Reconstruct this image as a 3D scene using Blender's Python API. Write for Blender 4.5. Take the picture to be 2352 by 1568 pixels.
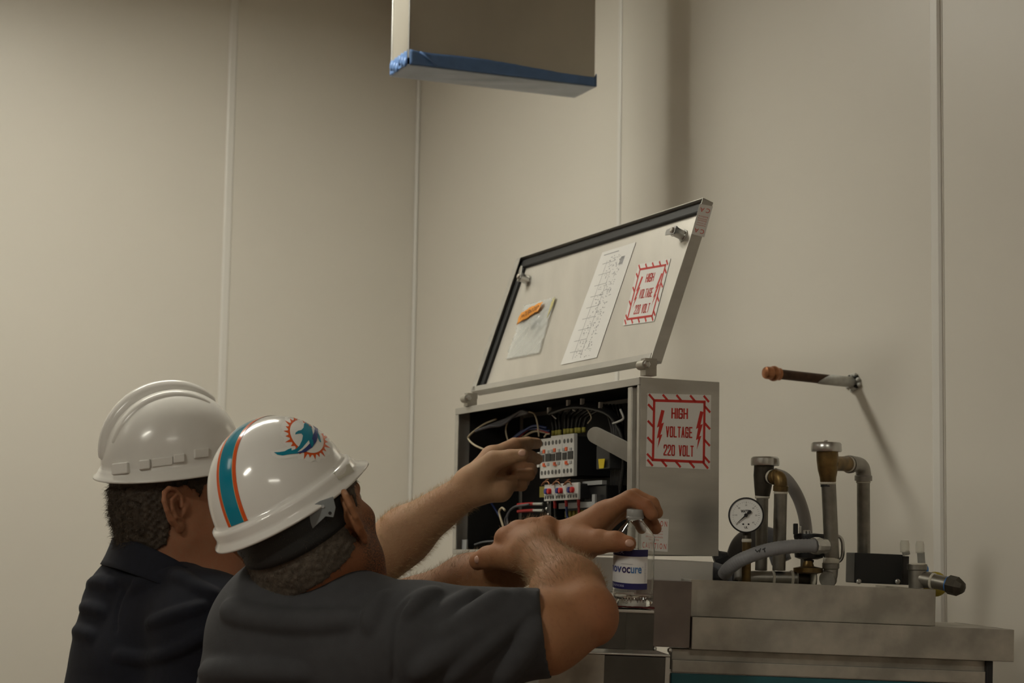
import bpy, bmesh, math, random
import numpy as np
from mathutils import Vector, Matrix
from mathutils.bvhtree import BVHTree
from mathutils.geometry import tessellate_polygon

for _o in list(bpy.data.objects):
    bpy.data.objects.remove(_o, do_unlink=True)
random.seed(7)
rng = np.random.default_rng(11)
scene = bpy.context.scene
COL = scene.collection

# ------------------------------------------------------------------ camera
FPX, PCX, PCY = 4400.0, 1176.0, 784.0
PITCH, ROLL, CAMZ = math.atan((1250 - 784) / FPX), 0.016, 1.5
cF = np.array([0, math.cos(PITCH), math.sin(PITCH)])
_u0 = np.array([0, -math.sin(PITCH), math.cos(PITCH)])
_r0 = np.array([1.0, 0, 0])
cR = _r0 * math.cos(ROLL) + _u0 * math.sin(ROLL)
cU = _u0 * math.cos(ROLL) - _r0 * math.sin(ROLL)
cC = np.array([0, 0, CAMZ])
camd = bpy.data.cameras.new('camera')
camd.sensor_width = 36.0
camd.lens = FPX / 2352.0 * 36.0
camd.clip_start = 0.05
camd.dof.use_dof = True
camd.dof.focus_distance = 3.25
camd.dof.aperture_fstop = 7.0
cam = bpy.data.objects.new('camera', camd)
COL.objects.link(cam)
cam.matrix_world = Matrix(((cR[0], cU[0], -cF[0], 0), (cR[1], cU[1], -cF[1], 0), (cR[2], cU[2], -cF[2], CAMZ), (0, 0, 0, 1)))
scene.camera = cam

# ------------------------------------------------------------------ world, exposure
world = bpy.data.worlds.new('room_air')
scene.world = world
world.use_nodes = True
world.node_tree.nodes['Background'].inputs[0].default_value = (0.9, 0.95, 1.0, 1)
world.node_tree.nodes['Background'].inputs[1].default_value = 0.02
scene.view_settings.view_transform = 'Standard'
scene.view_settings.look = 'None'
scene.view_settings.gamma = 1.0
scene.view_settings.use_curve_mapping = False
scene.view_settings.exposure = 0.12
LIGHT_POWER = 40.0          # emission strength of the ceiling fixtures
LIGHT_COLOR = (1.0, 0.962, 0.83)


def P(x, y, z):
    """point seen at photograph pixel (x, y), z metres along the viewing axis"""
    return cC + z * (cF + cR * (x - PCX) / FPX - cU * (y - PCY) / FPX)


def RAY(x, y):
    d = cF + cR * (x - PCX) / FPX - cU * (y - PCY) / FPX
    return d / np.linalg.norm(d)


def ray_plane(x, y, o, n):
    d = RAY(x, y)
    return cC + d * (np.dot(np.asarray(o) - cC, n) / np.dot(d, n))


def nrm(v):
    v = np.asarray(v, float)
    return v / max(1e-12, np.linalg.norm(v))


def V(*a):
    return np.array(a, float)


# ------------------------------------------------------------------ materials
MATS = {}


def mat(name, color, rough=0.5, metal=0.0, var=0.0, scale=20.0, stretch=None, bump=0.0, bscale=200.0,
        color2=None, sss=0.0, coat=0.0, trans=0.0, ior=1.45, emit=None, alpha=1.0, spec=0.5, rvar=0.0, detail=4.0):
    if name in MATS:
        return MATS[name]
    m = bpy.data.materials.new(name)
    m.use_nodes = True
    nt = m.node_tree
    b = nt.nodes['Principled BSDF']
    b.inputs['Base Color'].default_value = (*color, 1)
    b.inputs['Roughness'].default_value = rough
    b.inputs['Metallic'].default_value = metal
    b.inputs['IOR'].default_value = ior
    b.inputs['Specular IOR Level'].default_value = spec
    b.inputs['Transmission Weight'].default_value = trans
    b.inputs['Coat Weight'].default_value = coat
    b.inputs['Coat Roughness'].default_value = 0.08
    b.inputs['Alpha'].default_value = alpha
    if sss:
        b.inputs['Subsurface Weight'].default_value = sss
        b.inputs['Subsurface Radius'].default_value = (0.012, 0.005, 0.003)
        b.inputs['Subsurface Scale'].default_value = 0.6
    if emit:
        b.inputs['Emission Color'].default_value = (*emit[0], 1)
        b.inputs['Emission Strength'].default_value = emit[1]
    if var or bump or rvar:
        tc = nt.nodes.new('ShaderNodeTexCoord')
        mp = nt.nodes.new('ShaderNodeMapping')
        if stretch:
            mp.inputs['Scale'].default_value = stretch
        nt.links.new(tc.outputs['Object'], mp.inputs['Vector'])
    if var or rvar:
        n = nt.nodes.new('ShaderNodeTexNoise')
        n.inputs['Scale'].default_value = scale
        n.inputs['Detail'].default_value = detail
        nt.links.new(mp.outputs[0], n.inputs['Vector'])
    if var:
        c2 = color2 if color2 else tuple(max(0, c * (1 - var)) for c in color)
        mx = nt.nodes.new('ShaderNodeMix')
        mx.data_type = 'RGBA'
        rp = nt.nodes.new('ShaderNodeMapRange')
        rp.inputs[1].default_value = 0.35
        rp.inputs[2].default_value = 0.65
        nt.links.new(n.outputs['Fac'], rp.inputs[0])
        nt.links.new(rp.outputs[0], mx.inputs[0])
        mx.inputs[6].default_value = (*color, 1)
        mx.inputs[7].default_value = (*c2, 1)
        nt.links.new(mx.outputs[2], b.inputs['Base Color'])
    if rvar:
        r2 = nt.nodes.new('ShaderNodeMapRange')
        r2.inputs[1].default_value = 0.3
        r2.inputs[2].default_value = 0.7
        r2.inputs[3].default_value = max(0.02, rough - rvar)
        r2.inputs[4].default_value = min(1, rough + rvar)
        nt.links.new(n.outputs['Fac'], r2.inputs[0])
        nt.links.new(r2.outputs[0], b.inputs['Roughness'])
    if bump:
        n2 = nt.nodes.new('ShaderNodeTexNoise')
        n2.inputs['Scale'].default_value = bscale
        n2.inputs['Detail'].default_value = 3
        nt.links.new(mp.outputs[0], n2.inputs['Vector'])
        bp = nt.nodes.new('ShaderNodeBump')
        bp.inputs['Strength'].default_value = bump
        bp.inputs['Distance'].default_value = 0.002
        nt.links.new(n2.outputs['Fac'], bp.inputs['Height'])
        nt.links.new(bp.outputs[0], b.inputs['Normal'])
    MATS[name] = m
    return m


M_WALL = mat('wall_panel_white', (0.74, 0.705, 0.63), 0.38, var=0.03, scale=1.5, bump=0.04, bscale=60)
M_TRIM = mat('trim_vinyl', (0.77, 0.75, 0.70), 0.35)
M_CEIL = mat('ceiling_tile', (0.70, 0.68, 0.62), 0.8, var=0.05, scale=8)
M_FLOOR = mat('floor_epoxy', (0.20, 0.12, 0.085), 0.4, var=0.25, scale=4)
M_STEEL = mat('brushed_steel', (0.58, 0.565, 0.525), 0.40, 0.72, var=0.14, scale=7, stretch=(1, 1, 4), bump=0.05, bscale=400, rvar=0.06)
M_STEELD = mat('worn_steel', (0.50, 0.47, 0.41), 0.48, 0.62, var=0.35, scale=16, bump=0.08, bscale=250, rvar=0.1)
M_STEELI = mat('lid_inner_steel', (0.70, 0.67, 0.61), 0.40, 0.55, var=0.10, scale=5, stretch=(6, 1, 1), bump=0.04, bscale=500)
M_BLACK = mat('black_rubber', (0.012, 0.012, 0.012), 0.6)
M_BLACKM = mat('black_plastic', (0.014, 0.014, 0.015), 0.42)
M_INNER = mat('dark_plate_and_shade', (0.022, 0.021, 0.020), 0.55, 0.2, var=0.4, scale=10)  # dark mounting plate; on the side sheets it stands for shade
M_WHITEP = mat('white_plastic', (0.66, 0.66, 0.63), 0.45)
M_GREYP = mat('grey_plastic', (0.34, 0.35, 0.35), 0.5)
M_RED = mat('sign_red', (0.56, 0.030, 0.022), 0.45)
M_PAPER = mat('paper_white', (0.78, 0.77, 0.74), 0.6)
M_INK = mat('ink_black', (0.05, 0.05, 0.055), 0.7)
M_ZINC = mat('zinc_hardware', (0.62, 0.62, 0.60), 0.28, 1.0, var=0.1, scale=60)


# ------------------------------------------------------------------ mesh helpers
WLOC = {}


class MB:
    def __init__(s):
        s.v = []
        s.f = []

    def add(s, vs, fs):
        n = len(s.v)
        s.v.extend([tuple(map(float, p)) for p in vs])
        s.f.extend([tuple(i + n for i in f) for f in fs])
        return s

    def box(s, o, a, b, c):
        o, a, b, c = (np.asarray(t, float) for t in (o, a, b, c))
        vs = [o, o + a, o + a + b, o + b, o + c, o + a + c, o + a + b + c, o + b + c]
        fs = [(0, 3, 2, 1), (4, 5, 6, 7), (0, 1, 5, 4), (1, 2, 6, 5), (2, 3, 7, 6), (3, 0, 4, 7)]
        if np.dot(np.cross(a, b), c) < 0:
            fs = [f[::-1] for f in fs]
        return s.add(vs, fs)

    def tube(s, pts, r, seg=14, cap=True):
        pts = [np.asarray(p, float) for p in pts]
        n = len(pts)
        rs = list(r) if hasattr(r, '__len__') else [r] * n
        t0 = nrm(pts[1] - pts[0])
        up = V(0, 0, 1) if abs(t0[2]) < 0.9 else V(1, 0, 0)
        nx = nrm(np.cross(t0, up))
        vs = []
        for i in range(n):
            t = nrm(pts[min(i + 1, n - 1)] - pts[max(i - 1, 0)])
            nx = nrm(nx - t * np.dot(nx, t))
            ny = np.cross(t, nx)
            for k in range(seg):
                a = 2 * math.pi * k / seg
                vs.append(pts[i] + rs[i] * (nx * math.cos(a) + ny * math.sin(a)))
        fs = []
        for i in range(n - 1):
            for k in range(seg):
                k2 = (k + 1) % seg
                fs.append((i * seg + k, i * seg + k2, (i + 1) * seg + k2, (i + 1) * seg + k))
        if cap:
            fs.append(tuple(range(seg))[::-1])
            fs.append(tuple((n - 1) * seg + k for k in range(seg)))
        return s.add(vs, fs)

    def lathe(s, o, axis, prof, seg=32, cap=True, flat=1.0):
        """prof: list of (height along axis, radius)"""
        o = np.asarray(o, float)
        ax = nrm(axis)
        up = V(0, 0, 1) if abs(ax[2]) < 0.9 else V(1, 0, 0)
        nx = nrm(np.cross(up, ax))
        ny = np.cross(ax, nx)
        vs = []
        for h, r in prof:
            for k in range(seg):
                a = 2 * math.pi * k / seg
                vs.append(o + ax * h + r * (nx * math.cos(a) + ny * math.sin(a) * flat))
        fs = []
        n = len(prof)
        for i in range(n - 1):
            for k in range(seg):
                k2 = (k + 1) % seg
                fs.append((i * seg + k, i * seg + k2, (i + 1) * seg + k2, (i + 1) * seg + k))
        if cap:
            fs.append(tuple(range(seg))[::-1])
            fs.append(tuple((n - 1) * seg + k for k in range(seg)))
        return s.add(vs, fs)

    def plate(s, pts, thick):
        """closed polygon (3-D points, planar) extruded by vector thick"""
        n = len(pts)
        pts = [np.asarray(p, float) for p in pts]
        th = np.asarray(thick, float)
        nn = sum(np.cross(pts[i] - pts[0], pts[(i + 1) % n] - pts[0]) for i in range(n))
        if np.dot(nn, th) < 0:
            pts = pts[::-1]
        vs = pts + [p + th for p in pts]
        fs = [tuple(range(n))[::-1], tuple(range(n, 2 * n))]
        for i in range(n):
            j = (i + 1) % n
            fs.append((i, j, n + j, n + i))
        return s.add(vs, fs)

    def ball(s, c, rad, axes=None, seg=16, rings=10):
        c = np.asarray(c, float)
        rad = V(*rad) if hasattr(rad, '__len__') else V(rad, rad, rad)
        A = np.eye(3) if axes is None else np.array([nrm(a) for a in axes])
        vs = [c + A.T @ (rad * V(0, 0, -1))]
        for i in range(1, rings):
            ph = -math.pi / 2 + math.pi * i / rings
            for k in range(seg):
                a = 2 * math.pi * k / seg
                vs.append(c + A.T @ (rad * V(math.cos(ph) * math.cos(a), math.cos(ph) * math.sin(a), math.sin(ph))))
        vs.append(c + A.T @ (rad * V(0, 0, 1)))
        fs = []
        for k in range(seg):
            fs.append((0, 1 + (k + 1) % seg, 1 + k))
        for i in range(rings - 2):
            for k in range(seg):
                k2 = (k + 1) % seg
                fs.append((1 + i * seg + k, 1 + i * seg + k2, 1 + (i + 1) * seg + k2, 1 + (i + 1) * seg + k))
        L = len(vs) - 1
        b = 1 + (rings - 2) * seg
        for k in range(seg):
            fs.append((L, b + k, b + (k + 1) % seg))
        return s.add(vs, fs)

    def build(s, name, m, parent=None, smooth=False, bevel=0.0, bseg=2, loc=None):
        v = np.array(s.v, np.float64)
        if loc is None:
            lo, hi = v.min(0), v.max(0)
            loc = V((lo[0] + hi[0]) / 2, (lo[1] + hi[1]) / 2, lo[2])
        loc = np.asarray(loc, float)
        me = bpy.data.meshes.new(name)
        me.from_pydata([tuple(p) for p in (v - loc)], [], s.f)
        return finish(name, me, m, parent, smooth, bevel, bseg, loc)


def finish(name, me, m, parent, smooth, bevel, bseg, loc):
    me.materials.append(m)
    if smooth:
        me.polygons.foreach_set('use_smooth', [True] * len(me.polygons))
        if smooth == 'auto':
            try:
                me.set_sharp_from_angle(angle=math.radians(38))
            except Exception:
                pass
    me.update()
    o = bpy.data.objects.new(name, me)
    COL.objects.link(o)
    base = WLOC[parent.name] if parent else V(0, 0, 0)
    o.location = tuple(loc - base)
    if parent:
        o.parent = parent
    WLOC[o.name] = loc
    if bevel:
        bv = o.modifiers.new('bevel', 'BEVEL')
        bv.width = bevel
        bv.segments = bseg
        bv.limit_method = 'ANGLE'
    return o


def thing(name, loc, label, cat, group=None):
    o = bpy.data.objects.new(name, None)
    COL.objects.link(o)
    o.empty_display_size = 0.05
    o.location = tuple(loc)
    WLOC[o.name] = np.asarray(loc, float)
    return tag(o, label, cat, group)


def tag(o, label=None, cat=None, group=None, kind=None):
    if label:
        o['label'] = label
    if cat:
        o['category'] = cat
    if group:
        o['group'] = group
    if kind:
        o['kind'] = kind
    return o


def text_polys(body, bold=0.0, spacing=1.0):
    cu = bpy.data.curves.new('t', 'FONT')
    cu.body = body
    cu.align_x = 'LEFT'
    cu.offset = bold
    cu.space_character = spacing
    cu.resolution_u = 4
    ob = bpy.data.objects.new('t', cu)
    COL.objects.link(ob)
    dg = bpy.context.evaluated_depsgraph_get()
    me = bpy.data.meshes.new_from_object(ob.evaluated_get(dg))
    v = np.array([tuple(p.co) for p in me.vertices])
    f = [tuple(p.vertices) for p in me.polygons]
    bpy.data.objects.remove(ob, do_unlink=True)
    bpy.data.meshes.remove(me)
    bpy.data.curves.remove(cu)
    lo, hi = v.min(0), v.max(0)
    v2 = (v[:, :2] - lo[:2]) / np.maximum(1e-9, (hi - lo)[:2])
    return v2, f


def add_text(mb, body, fn, s0, s1, t0, t1, bold=0.0, spacing=1.0, rot=0):
    """letters filling s0..s1 x t0..t1 (t measured downwards) of the surface fn(s, t)"""
    v, f = text_polys(body, bold, spacing)
    if rot == 180:
        v = 1 - v
    pts = [fn(s0 + (s1 - s0) * a, t1 + (t0 - t1) * b) for a, b in v]
    mb.add(pts, f)


def quad_fn(tl, tr, br, bl, lift=None):
    tl, tr, br, bl = (np.asarray(p, float) for p in (tl, tr, br, bl))
    n = nrm(np.cross(bl - tl, tr - tl))

    def fn(s, t, up=0.0):
        return (tl * (1 - s) + tr * s) * (1 - t) + (bl * (1 - s) + br * s) * t + n * (up + (lift or 0))
    return fn, n

# ================================================================== THE ROOM
CORN = V(-0.308, 5.99, 0)
WS = V(0.5, -0.866, 0)        # along the right wall, towards the viewer's right
WN = V(-0.866, -0.5, 0)       # out of the right wall into the room (= along the left wall)
RH, RL, RW = 3.22, 8.4, 7.6   # room height, right wall length, left wall length


def W3(s, n, z):
    return CORN + WS * s + WN * n + V(0, 0, z)


MB().box(W3(-0.15, -0.15, -0.1), WS * (RL + 0.3), WN * (RW + 0.3), V(0, 0, 0.1)).build('floor', M_FLOOR)['kind'] = 'structure'
MB().box(W3(-0.15, -0.15, RH), WS * (RL + 0.3), WN * (RW + 0.3), V(0, 0, 0.1)).build('ceiling', M_CEIL)['kind'] = 'structure'


def paneled_wall(name, o, along, inward, seams, length):
    w = MB().box(o - inward * 0.12, along * length, inward * 0.117, V(0, 0, RH)).build(name, M_WALL)
    w['kind'] = 'structure'
    ed = [0.0] + seams + [length]
    for a, b in zip(ed[:-1], ed[1:]):
        MB().box(o + along * (a + 0.0012) - inward * 0.003, along * (b - a - 0.0024), inward * 0.003, V(0, 0, RH)).build('wall_panel', M_WALL, w)
    return w


SR = [1.175 + 1.22 * k for k in range(6)]
SL = [0.635 + 1.22 * k for k in range(5)]
paneled_wall('wall_right', W3(0, 0, 0), WS, WN, SR, RL)
paneled_wall('wall_left', W3(0, 0, 0), WN, WS, SL, RW)
paneled_wall('wall_back', W3(RL, 0, 0), WN, -WS, [0.9 + 1.22 * k for k in range(4)], RW)
paneled_wall('wall_far_left', W3(0, RW, 0), WS, -WN, [1.22 * k for k in range(1, 7)], RL)
tn = 0


def batten(o, along, inward, wid, dep):
    global tn
    tn += 1
    prof = [(-wid / 2, 0), (-wid / 2, dep * .4), (-wid * .32, dep), (wid * .32, dep), (wid / 2, dep * .4), (wid / 2, 0)]
    pts = [o + along * a + inward * b for a, b in prof]
    MB().plate(pts, V(0, 0, RH - 0.002)).build('trim_%d' % tn, M_TRIM)['kind'] = 'structure'


batten(W3(0, SL[0], 0.001), WN, WS, 0.026, 0.005)
batten(W3(SR[0] - 0.008, 0, 0.001), WS, WN, 0.016, 0.003)
batten(W3(SR[1] - 0.02, 0, 0.001), WS, WN, 0.030, 0.006)
batten(W3(0.006, 0.006, 0.001), nrm(WN - WS), nrm(WN + WS), 0.011, 0.002)
batten(W3(0, SL[1], 0.001), WN, WS, 0.034, 0.006)
batten(W3(SR[2], 0, 0.001), WS, WN, 0.030, 0.006)

M_FRAME = mat('light_frame', (0.8, 0.8, 0.78), 0.4)
WHERE = {(1.24, 1.52): 'directly above the two people', (3.75, 4.2): 'in the middle of the room, beside the viewer',
         (1.35, 4.2): 'far along the left wall', (6.15, 2.6): 'behind the viewer, added to fill the steel faces with light'}
DIM = {(1.24, 1.52): 0.66, (3.75, 4.2): 1.25, (1.35, 4.2): 0.10, (6.15, 2.6): 0.60}  # the lamp behind the viewer is an added fill for cabinet side and machine front


def ceiling_light(s, n, power=1.0):
    c = W3(s, n, RH)
    t = thing('ceiling_light', c - V(0, 0, 0.03), 'flat white ceiling troffer ' + WHERE[(s, n)], 'ceiling light', 'ceiling light troffers')
    a, b = WS * 0.15, WN * 0.60
    md = mat('light_diffuser_%d' % round(100 * DIM[(s, n)]), (0.9, 0.9, 0.88), 0.6, emit=(LIGHT_COLOR, LIGHT_POWER * DIM[(s, n)]))
    MB().box(c - a - b - V(0, 0, 0.012), a * 2, b * 2, V(0, 0, 0.0115)).build('diffuser', md, t)
    fr = MB()
    for sg in (-1, 1):
        fr.box(c - a * 1.03 + b * sg - WN * 0.015 - V(0, 0, 0.03), a * 2.06, WN * 0.03, V(0, 0, 0.0295))
        fr.box(c - b + a * sg - WS * 0.015 - V(0, 0, 0.03), b * 2, WS * 0.03, V(0, 0, 0.0295))
    fr.build('frame', M_FRAME, t)


for s_, n_ in WHERE:
    ceiling_light(s_, n_)

# ================================================================== EXHAUST DUCT
DO = P(940, 133, 4.5)
dyaw = 0.397
dA, dB = V(math.cos(dyaw), math.sin(dyaw), 0), V(-math.sin(dyaw), math.cos(dyaw), 0)
DW, DD = 0.481, 0.122
M_DUCT = mat('duct_steel', (0.58, 0.55, 0.48), 0.42, 0.65, var=0.3, scale=2.2, stretch=(1, 1, 0.6), bump=0.03, bscale=30)
M_TAPE = mat('blue_tape', (0.11, 0.205, 0.42), 0.45, var=0.15, scale=30, bump=0.15, bscale=60)
M_FILM = mat('blue_film', (0.34, 0.40, 0.50), 0.3, var=0.2, scale=12, bump=0.2, bscale=25)
duct = thing('exhaust_duct', DO + dA * DW / 2 + dB * DD / 2, 'stainless steel rectangular duct hanging from the ceiling, mouth sealed with blue tape', 'duct')
zt = V(0, 0, RH - 0.001 - DO[2])
TH = 0.002
MB().box(DO, dA * DW, dB * TH, zt).build('front_panel', M_DUCT, duct)
MB().box(DO + dB * (DD - TH), dA * DW, dB * TH, zt).build('rear_panel', M_DUCT, duct)
MB().box(DO + dB * TH, dA * TH, dB * (DD - 2 * TH), zt).build('end_panel', M_DUCT, duct)
MB().box(DO + dB * TH + dA * (DW - TH), dA * TH, dB * (DD - 2 * TH), zt).build('end_panel', M_DUCT, duct)
for q in (DO + dB * 0.001, DO + dB * DD):
    MB().tube([q - dA * 0.001, q - dA * 0.001 + zt], 0.0028, 8).build('corner_seam', M_ZINC, duct)


def wavy_sheet(fn, nu, nv):
    m = MB()
    vs = [fn(i / nu, j / nv) for i in range(nu + 1) for j in range(nv + 1)]
    fs = [(i * (nv + 1) + j, (i + 1) * (nv + 1) + j, (i + 1) * (nv + 1) + j + 1, i * (nv + 1) + j + 1) for i in range(nu) for j in range(nv)]
    m.add(vs, fs)
    return m


def solid(o, t):
    md = o.modifiers.new('thickness', 'SOLIDIFY')
    md.thickness = t
    md.offset = 0
    return o


rw = lambda x, k=1.0: math.sin(x * 37 * k) * .4 + math.sin(x * 91 * k + 1) * .3 + math.sin(x * 17 * k + 2) * .3
BOT = DO - V(0, 0, 0.016)
# band of tape around the mouth, then the film over it
solid(wavy_sheet(lambda s, t: BOT + dA * (DW * s) - dB * (0.004 + 0.002 * rw(s) * t) + V(0, 0, (0.028 + 0.008 * math.exp(-s * 14) + 0.006 * math.sin(s * 5)) * t), 60, 6).build('tape_band', M_TAPE, duct, True), .0008)
solid(wavy_sheet(lambda s, t: BOT + dB * (DD * s) - dA * (0.004 + 0.004 * abs(rw(s, 1.5)) * (1 - t * .4)) + V(0, 0, (0.034 + .004 * rw(s, 2)) * t), 40, 8).build('tape_band', M_TAPE, duct, True), .0008)
solid(wavy_sheet(lambda s, t: BOT + dB * (DD * s) + dA * (DW + 0.004 + 0.003 * rw(s)) + V(0, 0, (0.03 + .004 * rw(s, 2)) * t), 30, 6).build('tape_band', M_TAPE, duct, True), .0008)
solid(wavy_sheet(lambda s, t: BOT + dB * (DD + .004) + dA * (DW * s) + V(0, 0, 0.03 * t), 40, 4).build('tape_band', M_TAPE, duct, True), .0008)
solid(wavy_sheet(lambda s, t: BOT + dA * (-0.004 + (DW + .008) * s) + dB * (-.004 + (DD + .008) * t) - V(0, 0, 0.001 + 0.004 * (0.5 + 0.5 * rw(s * .5 + t * .3)) * math.sin(math.pi * t) * math.sin(math.pi * s)), 60, 14).build('mouth_film', M_FILM, duct, True), .0006)
e0, e1 = P(966, 110, 4.2), P(1006, 143, 4.22)
MB().tube([DO + dA * (0.024) - dB * .008 + V(0, 0, .016), DO + dA * .045 - dB * .008 + V(0, 0, .002), DO + dA * .07 - dB * .008 - V(0, 0, .015)], .0024, 8).build('tape_fold', M_TAPE, duct, True)
for k in range(6):
    q = BOT + dB * (0.012 + k * 0.019) - dA * 0.006
    MB().ball(q + V(0, 0, .008 + .018 * ((k * 7) % 3) / 3), (0.005, 0.010, 0.012), (dA, dB, V(0, 0, 1)), 8, 6).build('tape_pleat', M_TAPE, duct, True)

# ================================================================== COPPER STUB
M_COPD = mat('tarnished_copper', (0.085, 0.045, 0.026), 0.6, 0.5, var=0.3, scale=60)
M_COP = mat('copper', (0.45, 0.20, 0.10), 0.35, 0.9, var=0.3, scale=50)
M_PAINT = mat('old_paint', (0.62, 0.62, 0.58), 0.7, var=0.2, scale=60)
root = P(1962, 878, 4.16)
# put the root exactly on the wall plane
root = ray_plane(1962, 878, W3(0, 0, 0), WN)
L = 0.24
cop = thing('copper_pipe', root, 'tarnished copper pipe stub with bright cap sticking out of the wall', 'pipe')
tipd = nrm(WN + V(0, 0, 0.03))
MB().tube([root + tipd * 0.07, root + tipd * (L - .005)], 0.0107, 20).build('pipe', M_COPD, cop, 'auto')
MB().lathe(root + tipd * (L - 0.035), tipd, [(0, .0107), (0, .0135), (.008, .0135), (.010, .0155), (.015, .0165), (.020, .0155), (.022, .0135), (.034, .0135), (.038, .012), (.040, .006)], 24).build('press_cap', M_COP, cop, 'auto')
# painted sleeve with slanted end, ragged hole
sl = MB()
sg = 20
ring0, ring1 = [], []
sx = nrm(np.cross(tipd, V(0, 0, 1)))
sy = np.cross(sx, tipd)
for k in range(sg):
    a = 2 * math.pi * k / sg
    off = sx * math.cos(a) * .0116 + sy * math.sin(a) * .0116
    ring0.append(root + off + tipd * 0.001)
    ring1.append(root + off + tipd * (0.082 - 0.02 * math.sin(a) - .012 * math.cos(a)))
sl.add(ring0 + ring1, [(k, (k + 1) % sg, sg + (k + 1) % sg, sg + k) for k in range(sg)])
solid(sl.build('paint_sleeve', M_PAINT, cop, True), .0008)
rg = MB()
for k in range(9):
    a = k * 0.7
    c = root + WN * .004 + sx * math.cos(a) * (.014 + .004 * (k % 3)) + V(0, 0, 1) * math.sin(a) * (.015 + .003 * (k % 2))
    rg.ball(c, (0.006, .004, .005), (sx, WN, V(0, 0, 1)), 7, 5)
rg.build('ragged_sealant', M_PAINT, cop, True)
rg = MB()
for k in range(4):
    a = k * 1.4 - .4
    c = root + WN * .004 + sx * math.cos(a) * .015 + V(0, 0, 1) * math.sin(a) * .016
    rg.ball(c, (0.006, .0055, .004), (sx, WN, V(0, 0, 1)), 7, 5)
rg.build('wall_gap', M_BLACK, cop, True)

# ================================================================== CONTROL CABINET
BO = V(0.23102335, 3.40725986, 1.80089266)
bu, bv, bw = V(-0.41890917, 0.90796544, -0.01067092), V(0.90802638, 0.41885631, -0.00689023), V(0.00178651, 0.01257586, 0.99991932)
BW, BD, BH = 0.8331, 0.1628, 0.3149


def B(u, v, w):
    return BO + bu * u + bv * v + bw * w


def bbox_(mb, u0, u1, v0, v1, w0, w1):
    return mb.box(B(u0, v0, w0), bu * (u1 - u0), bv * (v1 - v0), bw * (w1 - w0))


def on_v(px, py, v):
    """(u, w) where the pixel's line of sight meets the cabinet plane at depth v"""
    p = ray_plane(px, py, B(0, v, 0), bv) - BO
    return float(np.dot(p, bu)), float(np.dot(p, bw))


cab = thing('control_cabinet', B(BW / 2, BD / 2, -BH), 'open stainless control cabinet with raised lid and high voltage signs', 'cabinet')
T = 0.002
bbox_(MB(), 0, T, 0.0, BD, -BH, 0).build('side_panel', M_STEEL, cab, bevel=.0006)
bbox_(MB(), BW - T, BW, 0.0, BD, -BH, 0).build('side_panel', M_STEEL, cab)
bbox_(MB(), T, BW - T, 0.0, BD, -T, 0).build('top_panel', M_STEEL, cab)
bbox_(MB(), T, BW - T, 0.0, BD, -BH, -BH + T).build('bottom_panel', M_STEEL, cab)
bbox_(MB(), T, BW - T, BD - T, BD, -BH + T, -T).build('back_panel', M_STEEL, cab)
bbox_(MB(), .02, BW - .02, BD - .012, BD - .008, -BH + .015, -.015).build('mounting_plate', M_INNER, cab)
# dark sheets added over the bare steel, painting the shade inside
bbox_(MB(), BW - .006, BW - T - .0005, .03, BD - .013, -BH + .006, -.006).build('shade_lining', M_INNER, cab)
bbox_(MB(), .04, BW - .007, .03, BD - .013, -.0065, -T - .0005).build('shade_lining', M_INNER, cab)
bbox_(MB(), .04, BW - .007, .03, BD - .013, -BH + T + .0005, -BH + .0065).build('shade_lining', M_INNER, cab)
# door rim: folded flanges round the opening
bbox_(MB(), 0.0, BW, -.0035, -.0002, -.014, 0.0).build('rim_flange', M_STEEL, cab, bevel=.0008)
bbox_(MB(), 0.0, BW, -.0035, -.0002, -BH, -BH + .010).build('rim_flange', M_STEEL, cab, bevel=.0008)
bbox_(MB(), BW - .018, BW, -.0035, -.0002, -BH + .0105, -.0145).build('rim_flange', M_STEEL, cab, bevel=.0008)
bbox_(MB(), 0.0, .007, -.0035, -.0002, -BH + .0105, -.0145).build('rim_flange', M_STEEL, cab, bevel=.0008)
bbox_(MB(), .014, .030, .006, .020, -BH + .011, -.015).build('rim_channel', M_STEELD, cab, bevel=.001)
bbox_(MB(), .030, .046, -.002, .018, -BH + .011, -.015).build('rim_channel', M_STEEL, cab, bevel=.002)
# small bracket low at the left, slotted cover top right
u_, w_ = on_v(1068, 1252, .012)
bbox_(MB(), u_ - .012, u_ + .012, .010, .013, w_ - .012, w_ + .012).build('small_bracket', M_GREYP, cab)

# --- hinges between cabinet and lid
LO = V(0.25057398, 3.43102163, 1.83599436)
lu, lv, lw = V(-0.40942418, 0.91232553, -0.00582886), V(0.86143131, 0.3844642, -0.33184843), V(0.3005128, 0.14088794, 0.94331471)
LW, LT, LH = 0.8298, 0.0229, 0.3224


def Ld(u, v, w):
    return LO + lu * u + lv * v + lw * w


for (hx, hy), uu in (((1477, 838), 0.010), ((1070, 915), BW - 0.03)):
    h = MB()
    pp = ray_plane(hx, hy, B(0, -.008, 0), bv)
    h.tube([pp - bu * .012, pp + bu * .012], .0085, 16)
    h.box(pp - bu * .010 + bv * .000 - bw * (pp - B(0, 0, 0)).dot(bw), bu * .020, bv * .022, bw * ((pp - B(0, 0, 0)).dot(bw) + .004))
    h.box(pp - bu * .008, bu * .016, bv * .024, bw * .012)
    hg = h.build('hinge', M_STEELD, cab, 'auto')
    MB().lathe(pp - bu * .012, -bu, [(0, .0065), (.004, .0065), (.0055, .004)], 6).build('hinge_bolt', M_ZINC, hg)

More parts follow.
